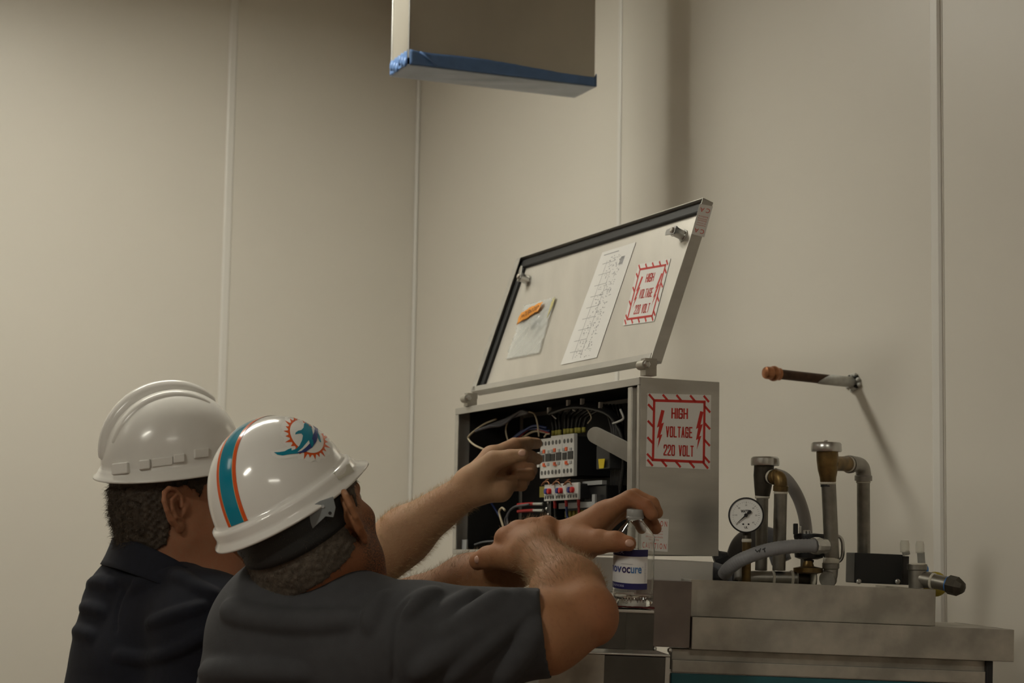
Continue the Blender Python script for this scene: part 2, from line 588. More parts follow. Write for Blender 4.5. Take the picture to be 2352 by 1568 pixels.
# --- lid
lid = MB().box(Ld(0.002, LT - .0015, .002), lu * (LW - .004), lv * .0015, lw * (LH - .004)).build('lid', M_STEEL, cab)
inner = MB().box(Ld(.016, LT - .009, .010), lu * (LW - .032), lv * .006, lw * (LH - .026)).build('inner_panel', M_STEELI, lid, bevel=.001)
for nm, (u0, u1, w0, w1) in {'t': (0, LW, LH - .0018, LH), 'b': (0, LW, 0, .0018), 'r': (0, .0018, .0018, LH - .0018), 'l': (LW - .0018, LW, .0018, LH - .0018)}.items():
    MB().box(Ld(u0, 0, w0), lu * (u1 - u0), lv * LT, lw * (w1 - w0)).build('lid_rim', M_STEEL, lid, bevel=.0006)
# rolled lip on left and lower edge
MB().box(Ld(LW - .022, -.0005, .002), lu * .022, lv * .0012, lw * (LH - .004)).build('lid_lip', M_STEEL, lid)
MB().box(Ld(.005, -.0005, .0), lu * (LW - .01), lv * .0012, lw * .012).build('lid_lip', M_STEEL, lid)
# black seal; its wide band also paints the shaded inside of the rim
for (u0, u1, w0, w1) in ((.004, LW - .004, LH - .024, LH - .003), (LW - .040, LW - .016, .012, LH - .0245), (.004, .012, .004, LH - .0245)):
    MB().box(Ld(u0, LT - .016, w0), lu * (u1 - u0), lv * .012, lw * (w1 - w0)).build('gasket_and_shade', M_BLACK, lid, bevel=.003)


def on_lid(px, py, v=None):
    v = LT - .0095 if v is None else v
    return ray_plane(px, py, Ld(0, v, 0), lv)


ln = -lv
# latches
for (px, py), dr in (((1214, 645), lw * .9 + lu * .35), ((1570, 541), lu)):
    p = on_lid(px, py)
    la = MB()
    la.lathe(p, ln, [(0, .0125), (.002, .0125), (.002, .0095), (.02, .0095), (.02, .011), (.022, .011)], 20)
    lo_ = la.build('latch', M_ZINC, lid, 'auto')
    dd = nrm(dr)
    sd = np.cross(ln, dd)
    q = p + ln * .0225
    MB().plate([q - dd * .008 - sd * .008, q + dd * .026 - sd * .006, q + dd * .03, q + dd * .026 + sd * .006, q - dd * .008 + sd * .008], ln * .002).build('latch_cam', M_ZINC, lo_, bevel=.0004)
    MB().lathe(p + ln * .0246, ln, [(0, .0055), (.003, .0055), (.004, .004)], 6).build('latch_nut', M_STEELD, lo_)


def sheet(fn, m, name, parent, th=.0004):
    return MB().plate([fn(0, 0, .0003), fn(1, 0, .0003), fn(1, 1, .0003), fn(0, 1, .0003)], fn(0, 0, .0003 + th) - fn(0, 0, .0003)).build(name, m, parent)


def flatpoly(mb, fn, pts, up):
    """2-D polygon (s, t) laid on the surface"""
    tr = tessellate_polygon([[Vector((a, b, 0)) for a, b in pts]])
    mb.add([fn(a, b, up) for a, b in pts], [tuple(t) for t in tr])


def line2(mb, fn, a, b, w, up, asp=1.0):
    ax, ay = a
    bx, by = b
    dx, dy = (bx - ax), (by - ay) / asp
    l = math.hypot(dx, dy)
    nx, ny = -dy / l * w, dx / l * w * asp
    flatpoly(mb, fn, [(ax + nx, ay + ny), (bx + nx, by + ny), (bx - nx, by - ny), (ax - nx, ay - ny)], up)


BLOCK = {'H': [[(0, 0), (0, 1)], [(1, 0), (1, 1)], [(0, .5), (1, .5)]], 'I': [[(.5, 0), (.5, 1)]],
         'G': [[(1, .3), (1, .1), (.85, 0), (.15, 0), (0, .1), (0, .9), (.15, 1), (.85, 1), (1, .9), (1, .55), (.5, .55)]],
         'V': [[(0, 0), (.5, 1), (1, 0)]], 'O': [[(.15, 0), (.85, 0), (1, .1), (1, .9), (.85, 1), (.15, 1), (0, .9), (0, .1), (.15, 0)]],
         'L': [[(0, 0), (0, 1), (1, 1)]], 'T': [[(0, 0), (1, 0)], [(.5, 0), (.5, 1)]], 'A': [[(0, 1), (.5, 0), (1, 1)], [(.2, .68), (.8, .68)]],
         'E': [[(1, 0), (0, 0), (0, 1), (1, 1)], [(0, .5), (.8, .5)]],
         '2': [[(0, .28), (0, .1), (.15, 0), (.85, 0), (1, .1), (1, .4), (0, .9), (0, 1), (1, 1)]],
         '0': [[(.15, 0), (.85, 0), (1, .1), (1, .9), (.85, 1), (.15, 1), (0, .9), (0, .1), (.15, 0)]]}


def block_text(mb, fn, word, s0, s1, t0, t1, hw, up):
    """heavy condensed capitals drawn with thick strokes"""
    wd = [{'I': .0, ' ': .7}.get(c, 1.0) for c in word]
    gap = hw * 2 + .007
    cw_ = (s1 - s0 - 2 * hw - gap * (len(word) - 1)) / sum(wd)
    x = s0 + hw
    for c, w in zip(word, wd):
        for pl in BLOCK.get(c, []):
            q = [(x + a * cw_ * w, t0 + hw + b * (t1 - t0 - 2 * hw)) for a, b in pl]
            for a, b in zip(q[:-1], q[1:]):
                l = math.hypot(b[0] - a[0], b[1] - a[1])
                ex, ey = (b[0] - a[0]) / l * hw * .9, (b[1] - a[1]) / l * hw * .9
                line2(mb, fn, (a[0] - ex, a[1] - ey), (b[0] + ex, b[1] + ey), hw, up)
        x += cw_ * w + gap


def high_voltage_sign(fn, parent):
    sg_ = sheet(fn, M_PAPER, 'warning_sign', parent)
    sg_['label'] = 'white and red high voltage 220 volt sign'
    m = MB()
    up = .0009
    x0, x1, y0, y1 = .105, .895, .095, .905
    for a, b, w in (((x0, y0), (x1, y0), .018), ((x0, y1), (x1, y1), .018), ((x0, y0), (x0, y1), .018), ((x1, y0), (x1, y1), .018)):
        line2(m, fn, (a[0] - (.018 if a[1] == b[1] else 0), a[1]), (b[0] + (.018 if a[1] == b[1] else 0), b[1]), w, up)
    for k in range(5):
        s = .02 + k * .215
        line2(m, fn, (s, .012), (min(.985, s + .085), .095), .016, up)
        line2(m, fn, (s, .905), (min(.985, s + .085), .988), .016, up)
    for k in range(4):
        t = .15 + k * .225
        line2(m, fn, (.012, t), (.105, t + .085), .016, up)
        line2(m, fn, (.895, t), (.988, t + .085), .016, up)
    m.build('sign_border', M_RED, sg_)
    bolt = [(.56, 0), (.95, .02), (.62, .36), (.90, .33), (.50, .66), (.74, .64), (.22, 1.0), (.36, .72), (.10, .76), (.34, .44), (.08, .47)]
    for ox in (.145, .755):
        b = MB()
        flatpoly(b, fn, [(ox + .13 * a, .22 + .52 * c) for a, c in bolt], up)
        b.build('lightning_bolt', M_RED, sg_)
    t = MB()
    block_text(t, fn, 'HIGH', .375, .635, .19, .335, .0110, up)
    block_text(t, fn, 'VOLTAGE', .295, .71, .44, .59, .0092, up)
    block_text(t, fn, '220 VOLT', .265, .735, .69, .84, .0092, up)
    t.build('lettering', M_RED, sg_)
    return sg_


def caution_sticker(fn, parent, rot):
    st = sheet(fn, M_PAPER, 'caution_sticker', parent)
    st['label'] = 'small white caution sticker with red print'
    m = MB()
    f2 = lambda s, q: fn(s, q, .0008)
    add_text(m, 'C A U T I O N', f2, .06, .94, .07, .24, .012, rot=rot)
    add_text(m, 'C A U T I O N', f2, .06, .94, .76, .93, .012, rot=rot)
    for k in range(4):
        add_text(m, ('disconnect all power', 'before opening cover', 'after these checks', 'close first')[k], f2, .2 if k < 3 else .35, .8 if k < 3 else .65, .36 + k * .09, .42 + k * .09, .0, rot=rot)
    m.build('lettering', mat('sticker_red', (0.62, 0.13, 0.10), .5), st)
    return st


fnA, nA = quad_fn(*[on_lid(*q) for q in ((1467, 607), (1541, 594), (1503, 738), (1431, 748))])
if np.dot(nA, ln) < 0:
    raise RuntimeError('sign normal')
high_voltage_sign(fnA, lid)
# right outer side of the cabinet: plane u = 0, facing -bu
on_side = lambda px, py: ray_plane(px, py, B(0, 0, 0), bu)
fnB, nB = quad_fn(*[on_side(*q) for q in ((1487, 903), (1633, 907), (1631, 1078), (1483, 1071))])
high_voltage_sign(fnB, cab)
fnC, _ = quad_fn(*[on_side(*q) for q in ((1474, 1187), (1536, 1192), (1533, 1267), (1473, 1262))])
caution_sticker(fnC, cab, 0)
on_ls = lambda px, py: ray_plane(px, py, Ld(0, 0, 0), lu)
rimq = [on_ls(*q) for q in ((1607, 468), (1637, 474), (1617, 545), (1588, 537))]
fnD, nD = quad_fn(*rimq)
stD = sheet(fnD, M_PAPER, 'caution_sticker', lid)
stD['label'] = 'white sticker with upside-down red print on the lid edge'
mD = MB()
fD2 = lambda s, q: fnD(s, q, .0008)
add_text(mD, 'C A', fD2, .12, .88, .10, .24, .01, rot=180)
add_text(mD, 'C A', fD2, .12, .88, .78, .92, .01, rot=180)
for k in range(5):
    add_text(mD, ('before', 'opening', 'disconnect', 'all power', 'supplies')[k], fD2, .14, .86, .36 + k * .07, .41 + k * .07, rot=180)
mD.build('lettering', MATS['sticker_red'], stD)

# wiring diagram taped inside the lid
fnE, _ = quad_fn(*[on_lid(*q) for q in ((1384, 580), (1461, 556), (1371, 821), (1288, 838))])
dg_ = sheet(fnE, M_PAPER, 'wiring_diagram', lid)
dg_['label'] = 'long white wiring diagram sheet stuck inside the lid'
m = MB()
rr = random.Random(3)
for k in range(2):
    line2(m, fnE, (.28 + .22 * k, .10 + .1 * k), (.30 + .22 * k, .97), .0035, .0009, .3)
for k in range(9):
    t = .12 + k * .098
    line2(m, fnE, (.16, t), (.52, t), .006, .0009, .3)
for k in range(210):
    s = rr.choice([.36, .44, .52, .60, .66, .72]) + rr.uniform(-.03, .03)
    t = rr.uniform(.06, .97)
    if rr.random() < .6:
        line2(m, fnE, (s, t), (s + rr.uniform(.02, .05), t + rr.uniform(-.002, .002)), .006, .0009, .3)
    else:
        line2(m, fnE, (s, t), (s + rr.uniform(-.004, .004), t + rr.uniform(.006, .016)), .009, .0009, .3)
for k in range(6):
    line2(m, fnE, (.70 + .02 * k, .10), (.70 + .02 * k, .17 + .01 * (k % 2)), .007, .0009, .3)
line2(m, fnE, (.10, .035), (.55, .035), .012, .0009, .3)
m.build('diagram_print', mat('print_grey', (.30, .30, .31), .7), dg_)

# ---------------------------------------------------------------- inside the cabinet
VF = 0.052          # depth of the contactor fronts behind the opening
M_HOLE = mat('terminal_hole', (.10, .10, .095), .5)
M_ORANGE = mat('orange_tab', (.75, .12, .03), .5)
M_FER = mat('yellow_ferrule', (.50, .45, .09), .5)
M_BLUEB = mat('blue_button', (.02, .03, .26), .4)
M_REDB = mat('red_button', (.60, .02, .02), .4)
uL, wT = on_v(1241, 1009, VF)
uR, wT2 = on_v(1321, 997, VF)
_, wB = on_v(1240, 1098, VF)
_, wB2 = on_v(1320, 1094, VF)
wT, wB = (wT + wT2) / 2, (wB + wB2) / 2
cw = (uL - uR) / 3
FA = VF                       # front plane
for k in range(3):
    u1 = uL - k * cw
    u0 = u1 - cw + .0008
    c = bbox_(MB(), u0 + .0005, u1 - .0005, VF + .006, BD - .0125, wB + .002, wT - .002).build('contactor', M_BLACKM, cab, bevel=.001)
    c['label'] = 'contactor with white front and black windows'
    if k == 0:
        bbox_(MB(), u0, u1, VF, VF + .006, wB, wT).build('front_cover', M_WHITEP, c, bevel=.001)
    else:
        bbox_(MB(), u0, u1, VF - .002, VF + .006, wB, wT + .003).build('front_cover', M_WHITEP, c, bevel=.001)
    vf = VF if k == 0 else VF - .002
    hw = wT - wB
    at = lambda a, b: (u1 - (u1 - u0) * a, wT - hw * b)

    def fb(a0, a1, b0, b1, m_, nm, th=.0012):
        ua, wa = at(a0, b0)
        ub, wb = at(a1, b1)
        bbox_(MB(), ub, ua, vf - th, vf - .0001, wb, wa).build(nm, m_, c)
    for j in range(3):
        for b in (.13, .86):
            ua, wa = at(.20 + .30 * j, b)
            MB().lathe(B(ua, vf - .0001, wa), -bv, [(0, .0045), (.0006, .0045)], 12, flat=1.0).build('terminal_hole', M_HOLE, c)
    fb(.06, .40, .41, .58, M_BLACKM, 'window')
    fb(.50, .95, .39, .58, M_BLACKM, 'window')
    fb(.30, .46, .28, .37, M_ORANGE, 'tab', .002)
    fb(.30, .46, .62, .70, M_ORANGE, 'tab', .002)
    fb(.40, .56, .68, .71, M_ORANGE, 'tab', .002)
    fb(.04, .24, .30, .37, M_GREYP, 'marking')
    fb(.66, .84, .31, .37, M_GREYP, 'marking')
    fb(.66, .84, .62, .69, M_GREYP, 'marking')
    if k == 0:
        for b in (.38, .66):
            ua, wa = at(-.10, b)
            bbox_(MB(), u1 - .002, u1 + .008, vf - .003, vf + .004, wa - .004, wa + .004).build('side_tab', M_WHITEP, c)
# overload relays
VO = VF - .004
oL, oT = on_v(1250, 1114, VO)
oR, oT2 = on_v(1329, 1106, VO)
_, oB = on_v(1249, 1151, VO)
_, oB2 = on_v(1328, 1146, VO)
oT, oB = (oT + oT2) / 2, (oB + oB2) / 2
ow = (oL - oR) / 3
for k in range(3):
    u1 = oL - k * ow
    u0 = u1 - ow + .001
    c = bbox_(MB(), u0 + .0005, u1 - .0005, VO + .005, BD - .0125, oB + .002, oT - .002).build('overload_relay', M_BLACKM, cab, bevel=.001)
    c['label'] = 'overload relay with a blue and a red button'
    bbox_(MB(), u0, u1, VO, VO + .005, oB, oT).build('front_cover', M_WHITEP, c, bevel=.001)
    hw = oT - oB
    at = lambda a, b: (u1 - (u1 - u0) * a, oT - hw * b)
    for a, m_, nm in ((.30, M_BLUEB, 'blue_button'), (.56, M_REDB, 'red_button')):
        ua, wa = at(a, .42)
        MB().lathe(B(ua, VO, wa), -bv, [(0, .0058), (.005, .0058), (.006, .005)], 14).build(nm, m_, c, 'auto')
    for a in (.14, .36, .62, .84):
        ua, wa = at(a, .80)
        MB().lathe(B(ua, VO - .0001, wa), -bv, [(0, .0032), (.0006, .0032)], 10).build('terminal_hole', M_HOLE, c)
    ua, wa = at(.12, .64)
    ub, wb = at(.9, .70)
    bbox_(MB(), ub, ua, VO - .003, VO, wb, wa).build('clear_flap', mat('clear_plastic', (.85, .87, .86), .12, trans=.85, ior=1.4), c)
# big contactor flank cover, right
M_WIREK = mat('wire_black', (.02, .02, .02), .4)
M_WIREW = mat('wire_cream', (.45, .38, .26), .5)
M_WIREB = mat('wire_blue', (.02, .035, .12), .45)
M_WIRER = mat('wire_red', (.35, .015, .015), .45)
M_WIREG = mat('wire_grey', (.10, .10, .11), .45)
M_WIREC = mat('wire_copper', (.35, .16, .08), .4, .7)


def curve_pts(pts, n=24):
    pts = [np.asarray(p, float) for p in pts]
    pts = [2 * pts[0] - pts[1]] + pts + [2 * pts[-1] - pts[-2]]
    out = []
    segs = len(pts) - 3
    for i in range(segs):
        p0, p1, p2, p3 = pts[i:i + 4]
        m_ = max(3, n // segs)
        for j in range(m_):
            t = j / m_
            out.append(.5 * ((2 * p1) + (-p0 + p2) * t + (2 * p0 - 5 * p1 + 4 * p2 - p3) * t * t + (-p0 + 3 * p1 - 3 * p2 + p3) * t ** 3))
    out.append(pts[-2])
    return out


def wpt(px, py, v):
    u, w = on_v(px, py, v)
    return B(u, min(v, BD - .02), max(-BH + .006, min(-.006, w)))


def wire(pix, v, r, m_, parent=cab, name='wire'):
    vs = v if hasattr(v, '__len__') else [v] * len(pix)
    return MB().tube(curve_pts([wpt(x, y, q) for (x, y), q in zip(pix, vs)]), r, 7).build(name, m_, parent, True)


# ferrules and wires above the contactors, up to the loom
for k, (px, py) in enumerate(((1271, 993), (1279, 992), (1286, 991), (1298, 989), (1306, 988), (1314, 988), (1324, 986), (1331, 986), (1341, 985))):
    f0, f1 = wpt(px, py + 8, .085), wpt(px, py - 4, .085)
    MB().tube([f0, f1], .0042, 10).build('ferrule', M_FER, cab, True)
    wire([(px, py - 4), (px - 2 + k, py - 25), (px - 4 + 3 * k, 950), (px + 6 * k, 936)], [.085, .085, .09, .09], .0028, M_WIREK)
for k in range(5):
    wire([(1262, 942 + 2 * k), (1308, 928 + 2 * k), (1352, 925 + 3 * k), (1400, 938 + 4 * k), (1428, 985 + 4 * k), (1432, 1060), (1424, 1130)], .07 - .004 * k, .0035, M_WIREK)
for k in range(6):
    wire([(1385 + 8 * k, 930), (1400 + 6 * k, 960), (1408 + 4 * k, 1010), (1406 + 4 * k, 1090), (1402 + 4 * k, 1180)], .10, .0036, M_WIREK)
for px, py in ((1263, 941), (1307, 924), (1339, 921), (1381, 929)):
    u_, w_ = on_v(px, py, .06)
    bbox_(MB(), u_ - .004, u_ + .004, .055, .062, w_ - .007, w_ + .005).build('cable_tie_mount', M_WHITEP, cab, bevel=.001)
    wire([(px, py + 4), (px + 5, py + 12), (px + 14, py + 20)], .06, .0013, M_WHITEP, name='cable_tie')
wire([(1340, 930), (1352, 945), (1358, 960), (1350, 972)], .06, .0014, M_WIREW)
u_, w_ = on_v(1398, 952, .045)
wire([(1408, 972), (1420, 968), (1432, 960), (1425, 940)], .045, .0022, M_WHITEP, name='cable_tie')
# loose wires on the left
wire([(1112, 1032), (1090, 1022), (1076, 1008), (1082, 996), (1110, 975), (1140, 962)], [.02, .016, .014, .016, .028, .04], .0022, M_WIREW)
wire([(1168, 1016), (1162, 990), (1166, 970), (1180, 955), (1200, 947), (1225, 948), (1234, 970), (1238, 1002)], .05, .0019, M_WIREW)
wire([(1172, 1012), (1200, 990), (1230, 984), (1262, 990)], .06, .0028, M_WIREB)
wire([(1168, 1016), (1195, 996), (1225, 978), (1255, 982)], .055, .0026, M_WIREB)
wire([(1185, 1010), (1215, 985), (1245, 988), (1262, 996)], .06, .0024, M_WIRER)
wire([(1200, 1004), (1228, 990), (1258, 994)], .065, .0024, M_WIREW)
wire([(1250, 1003), (1255, 997), (1262, 996)], .05, .0018, M_WIREW)
for k in range(4):
    wire([(1092 + 10 * k, 990 - 4 * k), (1130 + 8 * k, 975), (1170 + 8 * k, 960 - 5 * k), (1215, 947)], [.018, .035, .045, .05], .0030, M_WIREG)
wire([(1157, 1212), (1150, 1190), (1147, 1175), (1153, 1166), (1160, 1172)], .05, .0024, M_WIREW)
wire([(1168, 1215), (1166, 1185), (1180, 1165), (1215, 1158)], .055, .0024, M_WIREG)
wire([(1150, 1190), (1135, 1165), (1125, 1150)], .08, .0022, M_WIREB)
wire([(1090, 1250), (1110, 1244), (1135, 1242)], [.016, .022, .03], .0018, M_WIREG)
# copper hairs over the relays
for px in (1252, 1276, 1302):
    wire([(px - 8, 1114), (px - 2, 1107), (px + 6, 1106), (px + 10, 1112)], .045, .0014, M_WIREC)
    wire([(px - 4, 1113), (px + 2, 1103), (px + 8, 1100)], .048, .0012, M_WIREC)
# red-tipped leads below, terminal rail, ferrules
for px, py, mm in ((1274, 1150, M_WIREK), (1300, 1146, M_WIREB), (1328, 1144, M_WIRER)):
    wire([(px, py), (px + 1, py + 8), (px + 1, py + 17)], .052, .0032, M_WIRER, name='red_sleeve')
    wire([(px + 1, py + 16), (px + 3, py + 40), (px + 12, py + 60)], .055, .0026, mm)
u0, w0 = on_v(1366, 1168, .06)
u1, w1 = on_v(1283, 1158, .06)
bbox_(MB(), u0, u1, .06, .064, w0 + .003, w0 + .014).build('terminal_rail', M_GREYP, cab)
bbox_(MB(), u0, u0 + .012, .06, .064, w0 + .014, w0 + .028).build('terminal_rail', M_GREYP, cab)
for k in range(7):
    px, py = 1302 + 9 * k, 1181 - k * .8
    MB().tube([wpt(px, py - 7, .075), wpt(px, py + 7, .075)], .0042, 10).build('ferrule', M_FER, cab, True)
    wire([(px, py + 7), (px - 2, py + 25), (px - 14, py + 45), (px - 40, py + 62)], .075, .0026, M_WIREB if k % 2 else M_WIREK)
wire([(1290, 1212), (1308, 1203), (1322, 1196), (1332, 1190)], .05, .0024, M_WIREG)
# fuse holders with red tips on the left
for py in (1157, 1172):
    wire([(1190, py + 2), (1215, py), (1226, py)], .06, .0036, M_WIRER, name='fuse')
    wire([(1226, py), (1240, py), (1246, py)], .06, .0034, mat('fuse_glass', (.5, .5, .46), .15, .3), name='fuse_cap')
wire([(1190, 1162), (1172, 1172), (1160, 1195), (1166, 1215)], .06, .0022, M_WIREG)
for k in range(5):
    p = wpt(1256 + (k % 2) * 4, 1140 + k * 14, .055)
    MB().ball(p, .0034).build('terminal_screw', M_ZINC, cab, True)
u0, w0 = on_v(1245, 1128, .06)
bbox_(MB(), u0 - .014, u0 + .012, .06, .075, w0 - .012, w0 + .01).build('relay_block', mat('olive_relay', (.22, .19, .02), .5), cab)
bbox_(MB(), u0 - .03, u0 - .012, .066, .10, w0 - .09, w0 - .014).build('terminal_block', M_BLACKM, cab)
# black component with yellow tag at right, grey ledge of the second block
u0, w0 = on_v(1372, 1078, .07)
u1, w1 = on_v(1368, 1035, .07)
bbox_(MB(), u0 - .05, u0 + .006, .07, .11, w0, w1 + .01).build('relay_block', mat('dark_relay', (.045, .045, .045), .4), cab, bevel=.002)
tg = [(1375, 1054), (1390, 1053), (1387, 1075), (1377, 1076)]
MB().plate([ray_plane(x, y, B(0, .066, 0), bv) for x, y in tg], -bv * .001).build('yellow_tag', mat('tag_yellow', (.75, .58, .02), .5), cab)
u0, w0 = on_v(1340, 1106, .07)
u1, w1 = on_v(1385, 1112, .07)
bbox_(MB(), u1, u0, .068, .078, w1 - .0, w1 + .008).build('ledge_strip', M_GREYP, cab)
bbox_(MB(), u1 - .01, u0, .072, BD - .0125, w1 - .055, w1 - .001).build('relay_block', M_BLACKM, cab, bevel=.002)
# flat stay bar near the opening
st = []
for a in range(9):
    an = math.radians(60 + 180 * a / 8)
    st.append((1367 + 19 * math.cos(an), 999 - 19 * math.sin(an)))
st = [(1442, 1015)] + st + [(1442, 1062)]
VS = .012
MB().plate([ray_plane(x, y, B(0, VS, 0), bv) for x, y in st], bv * .003).build('stay_bar', mat('stay_steel', (.27, .255, .23), .45, .6, var=.15, scale=20), cab, bevel=.0006)

# clear bag hanging inside the lid
qb = [on_lid(*q) for q in ((1208, 702), (1279, 682), (1241, 812), (1164, 826))]
fnG, _ = quad_fn(*qb)
bag = thing('plastic_bag', fnG(.5, 1, .001), 'clear plastic bag of small parts with orange strip, taped inside the lid', 'bag')
m_bag = mat('bag_film', (.78, .80, .78), .18, bump=.6, bscale=90, alpha=.38)
hb = lambda s, t: .002 + .010 * math.exp(-((s - .62) ** 2) / .05 - ((t - .42) ** 2) / .03) + .002 * rw(s * .7 + t * .9)
solid(wavy_sheet(lambda s, t: fnG(s, t, .001 + hb(s, t)), 26, 34).build('film', m_bag, bag, True), .0003)
solid(wavy_sheet(lambda s, t: fnG(.0 + .70 * s + .0 * t, .06 + .20 * t + .11 * (1 - s) ** 2, .004 + hb(s * .7, .2 + .1 * t)), 14, 6).build('orange_strip', mat('orange_label', (.72, .28, .03), .5), bag, True), .0004)
mo = MB()
add_text(mo, 'PARTS ENCLOSED', lambda s, t: fnG(.70 * s, .06 + .20 * t + .11 * (1 - s) ** 2, .0055 + hb(s * .7, .2 + .1 * t)), .12, .92, .30, .72, .01)
mo.build('lettering', mat('label_brown', (.16, .06, .01), .6), bag)
for k, (s, t) in enumerate(((.62, .40), (.70, .47), (.55, .46), (.66, .34))):
    MB().ball(fnG(s, t, .0045), (.006, .008, .0028), (lu, lw, lv), 10, 7).build('small_part', M_ZINC if k % 2 else M_BLACKM, bag, True)
solid(wavy_sheet(lambda s, t: fnG(.93 + .08 * s, .02 + .36 * t * (1 - s * .6), .004), 4, 10).build('seal_strip', mat('bag_seal', (.55, .50, .22), .3), bag), .0004)

# ================================================================== STEEL WASHING MACHINE BODY
MO = P(1588, 1330, 3.28)
_y, _r = math.radians(5), 0.027
mA = nrm(V(math.cos(_y) * math.cos(_r), math.sin(_y) * math.cos(_r), -math.sin(_r)))
mB_ = nrm(V(-math.sin(_y), math.cos(_y), 0))
mW = np.cross(mA, mB_)


def Mm(a, b, c):
    return MO + mA * a + mB_ * b + mW * c


def mbox(mb, a0, a1, b0, b1, c0, c1):
    return mb.box(Mm(a0, b0, c0), mA * (a1 - a0), mB_ * (b1 - b0), mW * (c1 - c0))


def on_front(px, py, b=0.0):
    p = ray_plane(px, py, Mm(0, b, 0), mB_) - MO
    return float(p @ mA), float(p @ mW)


mach = thing('washing_machine', Mm(.25, .2, -MO[2]), 'worn stainless steel machine body carrying the pipework, against the wall', 'machine')
A1 = on_front(2150, 1345)[0]
C1 = on_front(1588, 1415)[1]
A2, C2t = on_front(2330, 1443, -.02)
_, C2 = on_front(1588, 1491, -.02)
MD = .37
# upper tray: front, left and right aprons around a lower deck
mbox(MB(), 0, A1, 0, .0025, C1, 0).build('upper_apron', M_STEELD, mach, bevel=.0012)
mbox(MB(), 0, .0025, .0025, MD, C1, 0).build('upper_apron', M_STEEL, mach, bevel=.0008)
mbox(MB(), A1 - .0025, A1, .0025, MD, C1, 0).build('upper_apron', M_STEELD, mach, bevel=.0008)
mbox(MB(), .0025, A1 - .0025, .0025, MD, -.014, -.012).build('deck', M_STEELD, mach)
# lower wide tray
A0 = on_front(1546, 1415, -.02)[0]
mbox(MB(), 0.0, A2, -.02, -.0175, C2, C1).build('lower_apron', M_STEELD, mach, bevel=.0015)
mbox(MB(), 0.0, .0025, -.0175, .18, C2, C1).build('lower_apron', mat('steel_red_reflection', (.40, .33, .30), .38, .9, var=.2, scale=9), mach, bevel=.0008)  # left face: reddish reflection put into the steel colour
mbox(MB(), A2 - .0025, A2, -.0175, .30, C2, C1).build('lower_apron', M_STEELD, mach, bevel=.0008)
mbox(MB(), .0025, A2 - .0025, -.0175, .30, C1 - .003, C1 - .001).build('deck', M_STEELD, mach)
# recessed channel under it, teal door edge, corner post
A3 = on_front(2281, 1530, -.005)[0]
Al = on_front(1540, 1500, 0)[0]
C3 = on_front(1900, 1552, -.004)[1]
mbox(MB(), -.03, A3, .004, .03, C3, C2).build('channel', M_STEELD, mach, bevel=.002)
mbox(MB(), -.03, A3 - .012, -.004, .004, C3 - .004, C3 + .018).build('channel_lip', M_STEELD, mach, bevel=.002)
M_TEAL = mat('teal_panel', (.018, .115, .135), .45, var=.15, scale=20)
mbox(MB(), -.03, A3 - .02, -.002, .012, C3 - .30, C3 - .005).build('teal_door', M_TEAL, mach, bevel=.002)
mbox(MB(), A3 - .012, A3, -.006, .28, -MO[2] + .03, C2).build('corner_post', M_BLACKM, mach, bevel=.002)
mbox(MB(), -.03, A3 - .013, .02, .28, -MO[2] + .03, C3 - .01).build('cabinet_body', M_STEELD, mach)
# steel box under the control cabinet
q0 = ray_plane(1500, 1287, Mm(0, .10, 0), mB_)
a0, c0 = on_front(1492, 1284, .10)
a1, c1 = on_front(1638, 1330, .10)
mbox(MB(), a0 - .12, a1, .10, .30, c1 - .03, c0).build('pedestal', mat('pedestal_steel', (.56, .55, .52), .42, .85, var=.1, scale=10), mach, bevel=.0015)
# left wing: darker upright sheets, ledge carrying the bottle
a0, c0 = on_front(1503, 1406, .06)
aL, _ = on_front(1395, 1406, .06)
zb = P(1455, 1396, 3.10)[2]
cB = (zb - MO[2])
p_ = P(1455, 1396, 3.10) - MO
bb_, ba_ = float(p_ @ mB_), float(p_ @ mA)
cB = float(p_ @ mW)
M_DKST = mat('dark_steel', (.115, .108, .096), .42, .9, var=.25, scale=12)
aS = on_front(1503, 1402, bb_ - .05)[0]
mbox(MB(), ba_ - .16, aS, bb_ - .05, .30, cB - .006, cB - .001).build('bottle_shelf', M_STEEL, mach, bevel=.0012)
aw, cw2 = on_front(1500, 1495, bb_ - .045)
mbox(MB(), ba_ - .16, aw, bb_ - .045, bb_ - .042, cw2 + .001, cB - .0065).build('shelf_apron', M_DKST, mach)
mbox(MB(), ba_ - .155, ba_ - .018, bb_ - .0475, bb_ - .0455, cw2 + .001, cB - .0065).build('shelf_trim', M_DKST, mach, bevel=.001)
mbox(MB(), aw + .001, -.001, -.012, .34, cw2 - .002, -.004).build('side_sheet', mat('steel_brown_reflection', (.24, .20, .18), .36, .9, var=.3, scale=9), mach, bevel=.001)  # brown tone is the side face's reflection, painted into the colour
ax, cx_ = on_front(1537, 1503, bb_ - .06)
axl, _ = on_front(1384, 1494, bb_ - .06)
mbox(MB(), axl - .10, ax, bb_ - .06, .25, -MO[2] + .03, cx_ - .004).build('lower_cabinet', M_DKST, mach, bevel=.002)
mbox(MB(), axl - .10, ax + .001, bb_ - .064, .0, cx_ - .0035, cx_).build('lower_ledge', M_ZINC, mach, bevel=.0012)
mbox(MB(), ax - .006, ax + .001, bb_ - .063, bb_ - .0605, -MO[2] + .03, cx_ - .004).build('edge_strip', M_STEEL, mach)
mbox(MB(), axl - .10, axl + .003, bb_ - .064, bb_ - .0605, -MO[2] + .03, cx_ - .004).build('edge_strip', M_STEELD, mach)
MB().ball(P(1503, 1489, 3.06), .004).build('weld_bead', M_ZINC, mach, True)
MB().ball(P(1538, 1493, 3.06), .004).build('weld_bead', M_ZINC, mach, True)
